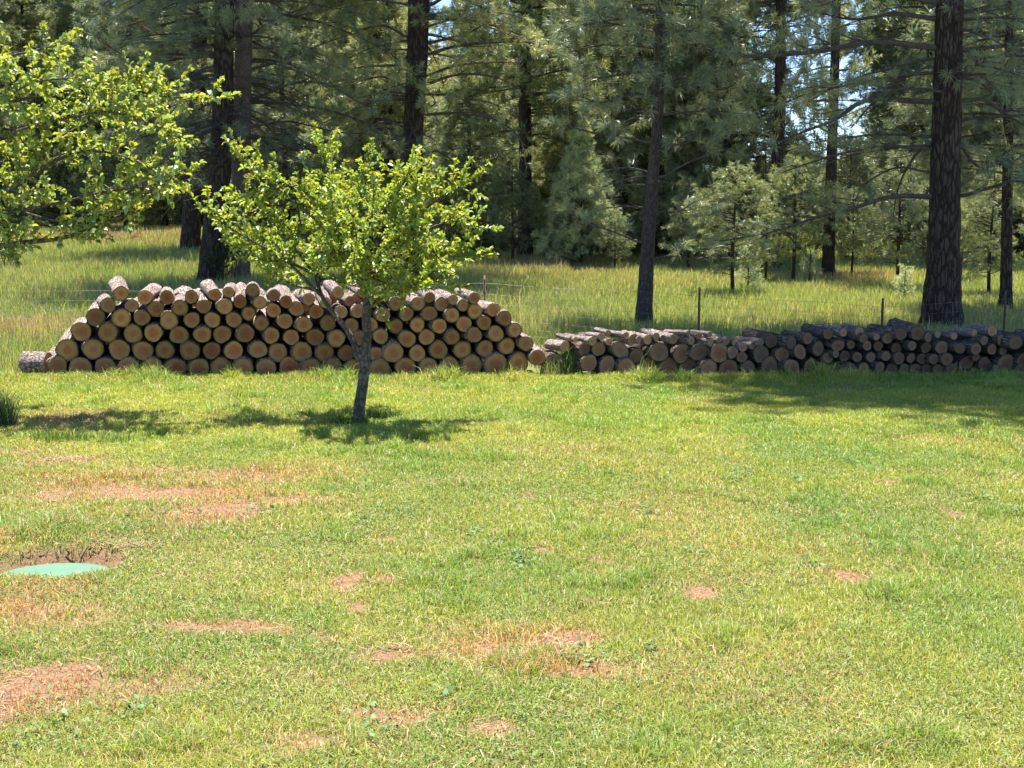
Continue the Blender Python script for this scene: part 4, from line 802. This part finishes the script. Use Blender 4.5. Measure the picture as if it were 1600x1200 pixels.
def bush(me, g, s, label, group=None, name='shrub', cat='shrub', rot=0):
    e = link(name, None, None, g, (0, 0, rot), (s, s, s)); tag(e, label, cat, group); link('stems', me[0], e); link('foliage', me[1], e); return e
g = G(352, 446); bush(bush_mesh(303, .45, 1.5, 16, (.05, .085, .03)), (P(352, 440, 33.2)[0], 33.0, float(gz(-6.8, 33))), .85, 'dark green shrub growing between the feet of the close pair of pines')
g = G(190, 385); bush(bush_mesh(304, .8, .5, 12, (.20, .08, .04), .05, True), g, 1.0, 'low reddish-brown dead bush in the dry grass left of the pines', None, 'dead_bush', 'dead bush')
g = G(6, 425); bush(BU[0], g, 1.1, 'dark rounded shrub at the far left edge under the fruit tree boughs')
for i, u in enumerate(np.arange(700, 1700, 46)):
    g = np.array([P(u + rf.uniform(-15, 15), 420, 43.5 + rf.uniform(-1.5, 2.5))[0], 43.5 + rf.uniform(-1.5, 2.5), 0]); g[2] = float(gz(g[0], g[1]))
    bush(BU[i % 2], g, rf.uniform(.7, 1.3), 'dark undergrowth bush along the shaded foot of the forest edge', 'undergrowth bushes along the forest edge', rot=rf.rand() * 6.28)

# grass clumps that stand out
def clump(u, v, n_, hh, rr, colr, label):
    g = G(u, v); b_ = Buf(); r = np.random.RandomState(abs(int(u))); rad_ = rr * np.sqrt(r.rand(n_)); a_ = r.rand(n_) * 6.283
    x, y = g[0] + rad_ * np.cos(a_), g[1] + rad_ * np.sin(a_) * .7; h = hh * (0.5 + .6 * r.rand(n_))
    blades(b_, x, y, h, np.full(n_, .009), np.array(colr) * (.6 + .8 * r.rand(n_, 1)), r, .8)
    b_.v = [q - g for q in b_.v]; tag(link('grass_clump', b_.mesh('grass_clump', M_GRASS, False, True), None, g), label, 'grass clump', 'grass clumps left uncut')
clump(888, 588, 260, .52, .20, (.17, .27, .09), 'tall pale green grass clump growing in front of the left end of the low stack')
clump(-6, 668, 400, .5, .2, (.09, .14, .06), 'dark tall grass clump at the left edge of the lawn')
clump(95, 690, 300, .17, .34, (.15, .23, .05), 'ragged grass clump by the bare soil left of the small fruit tree')
clump(165, 692, 200, .13, .25, (.16, .24, .05), 'low ragged grass clump right of the bare soil at the lawn left side')
clump(545, 664, 240, .13, .22, (.08, .16, .03), 'uncut grass clump left of the fruit tree foot')
clump(592, 655, 260, .14, .26, (.10, .17, .04), 'uncut grass clump right of the fruit tree foot')
clump(865, 590, 200, .34, .22, (.20, .24, .09), 'straw-tinged grass clump before the first log of the low stack')
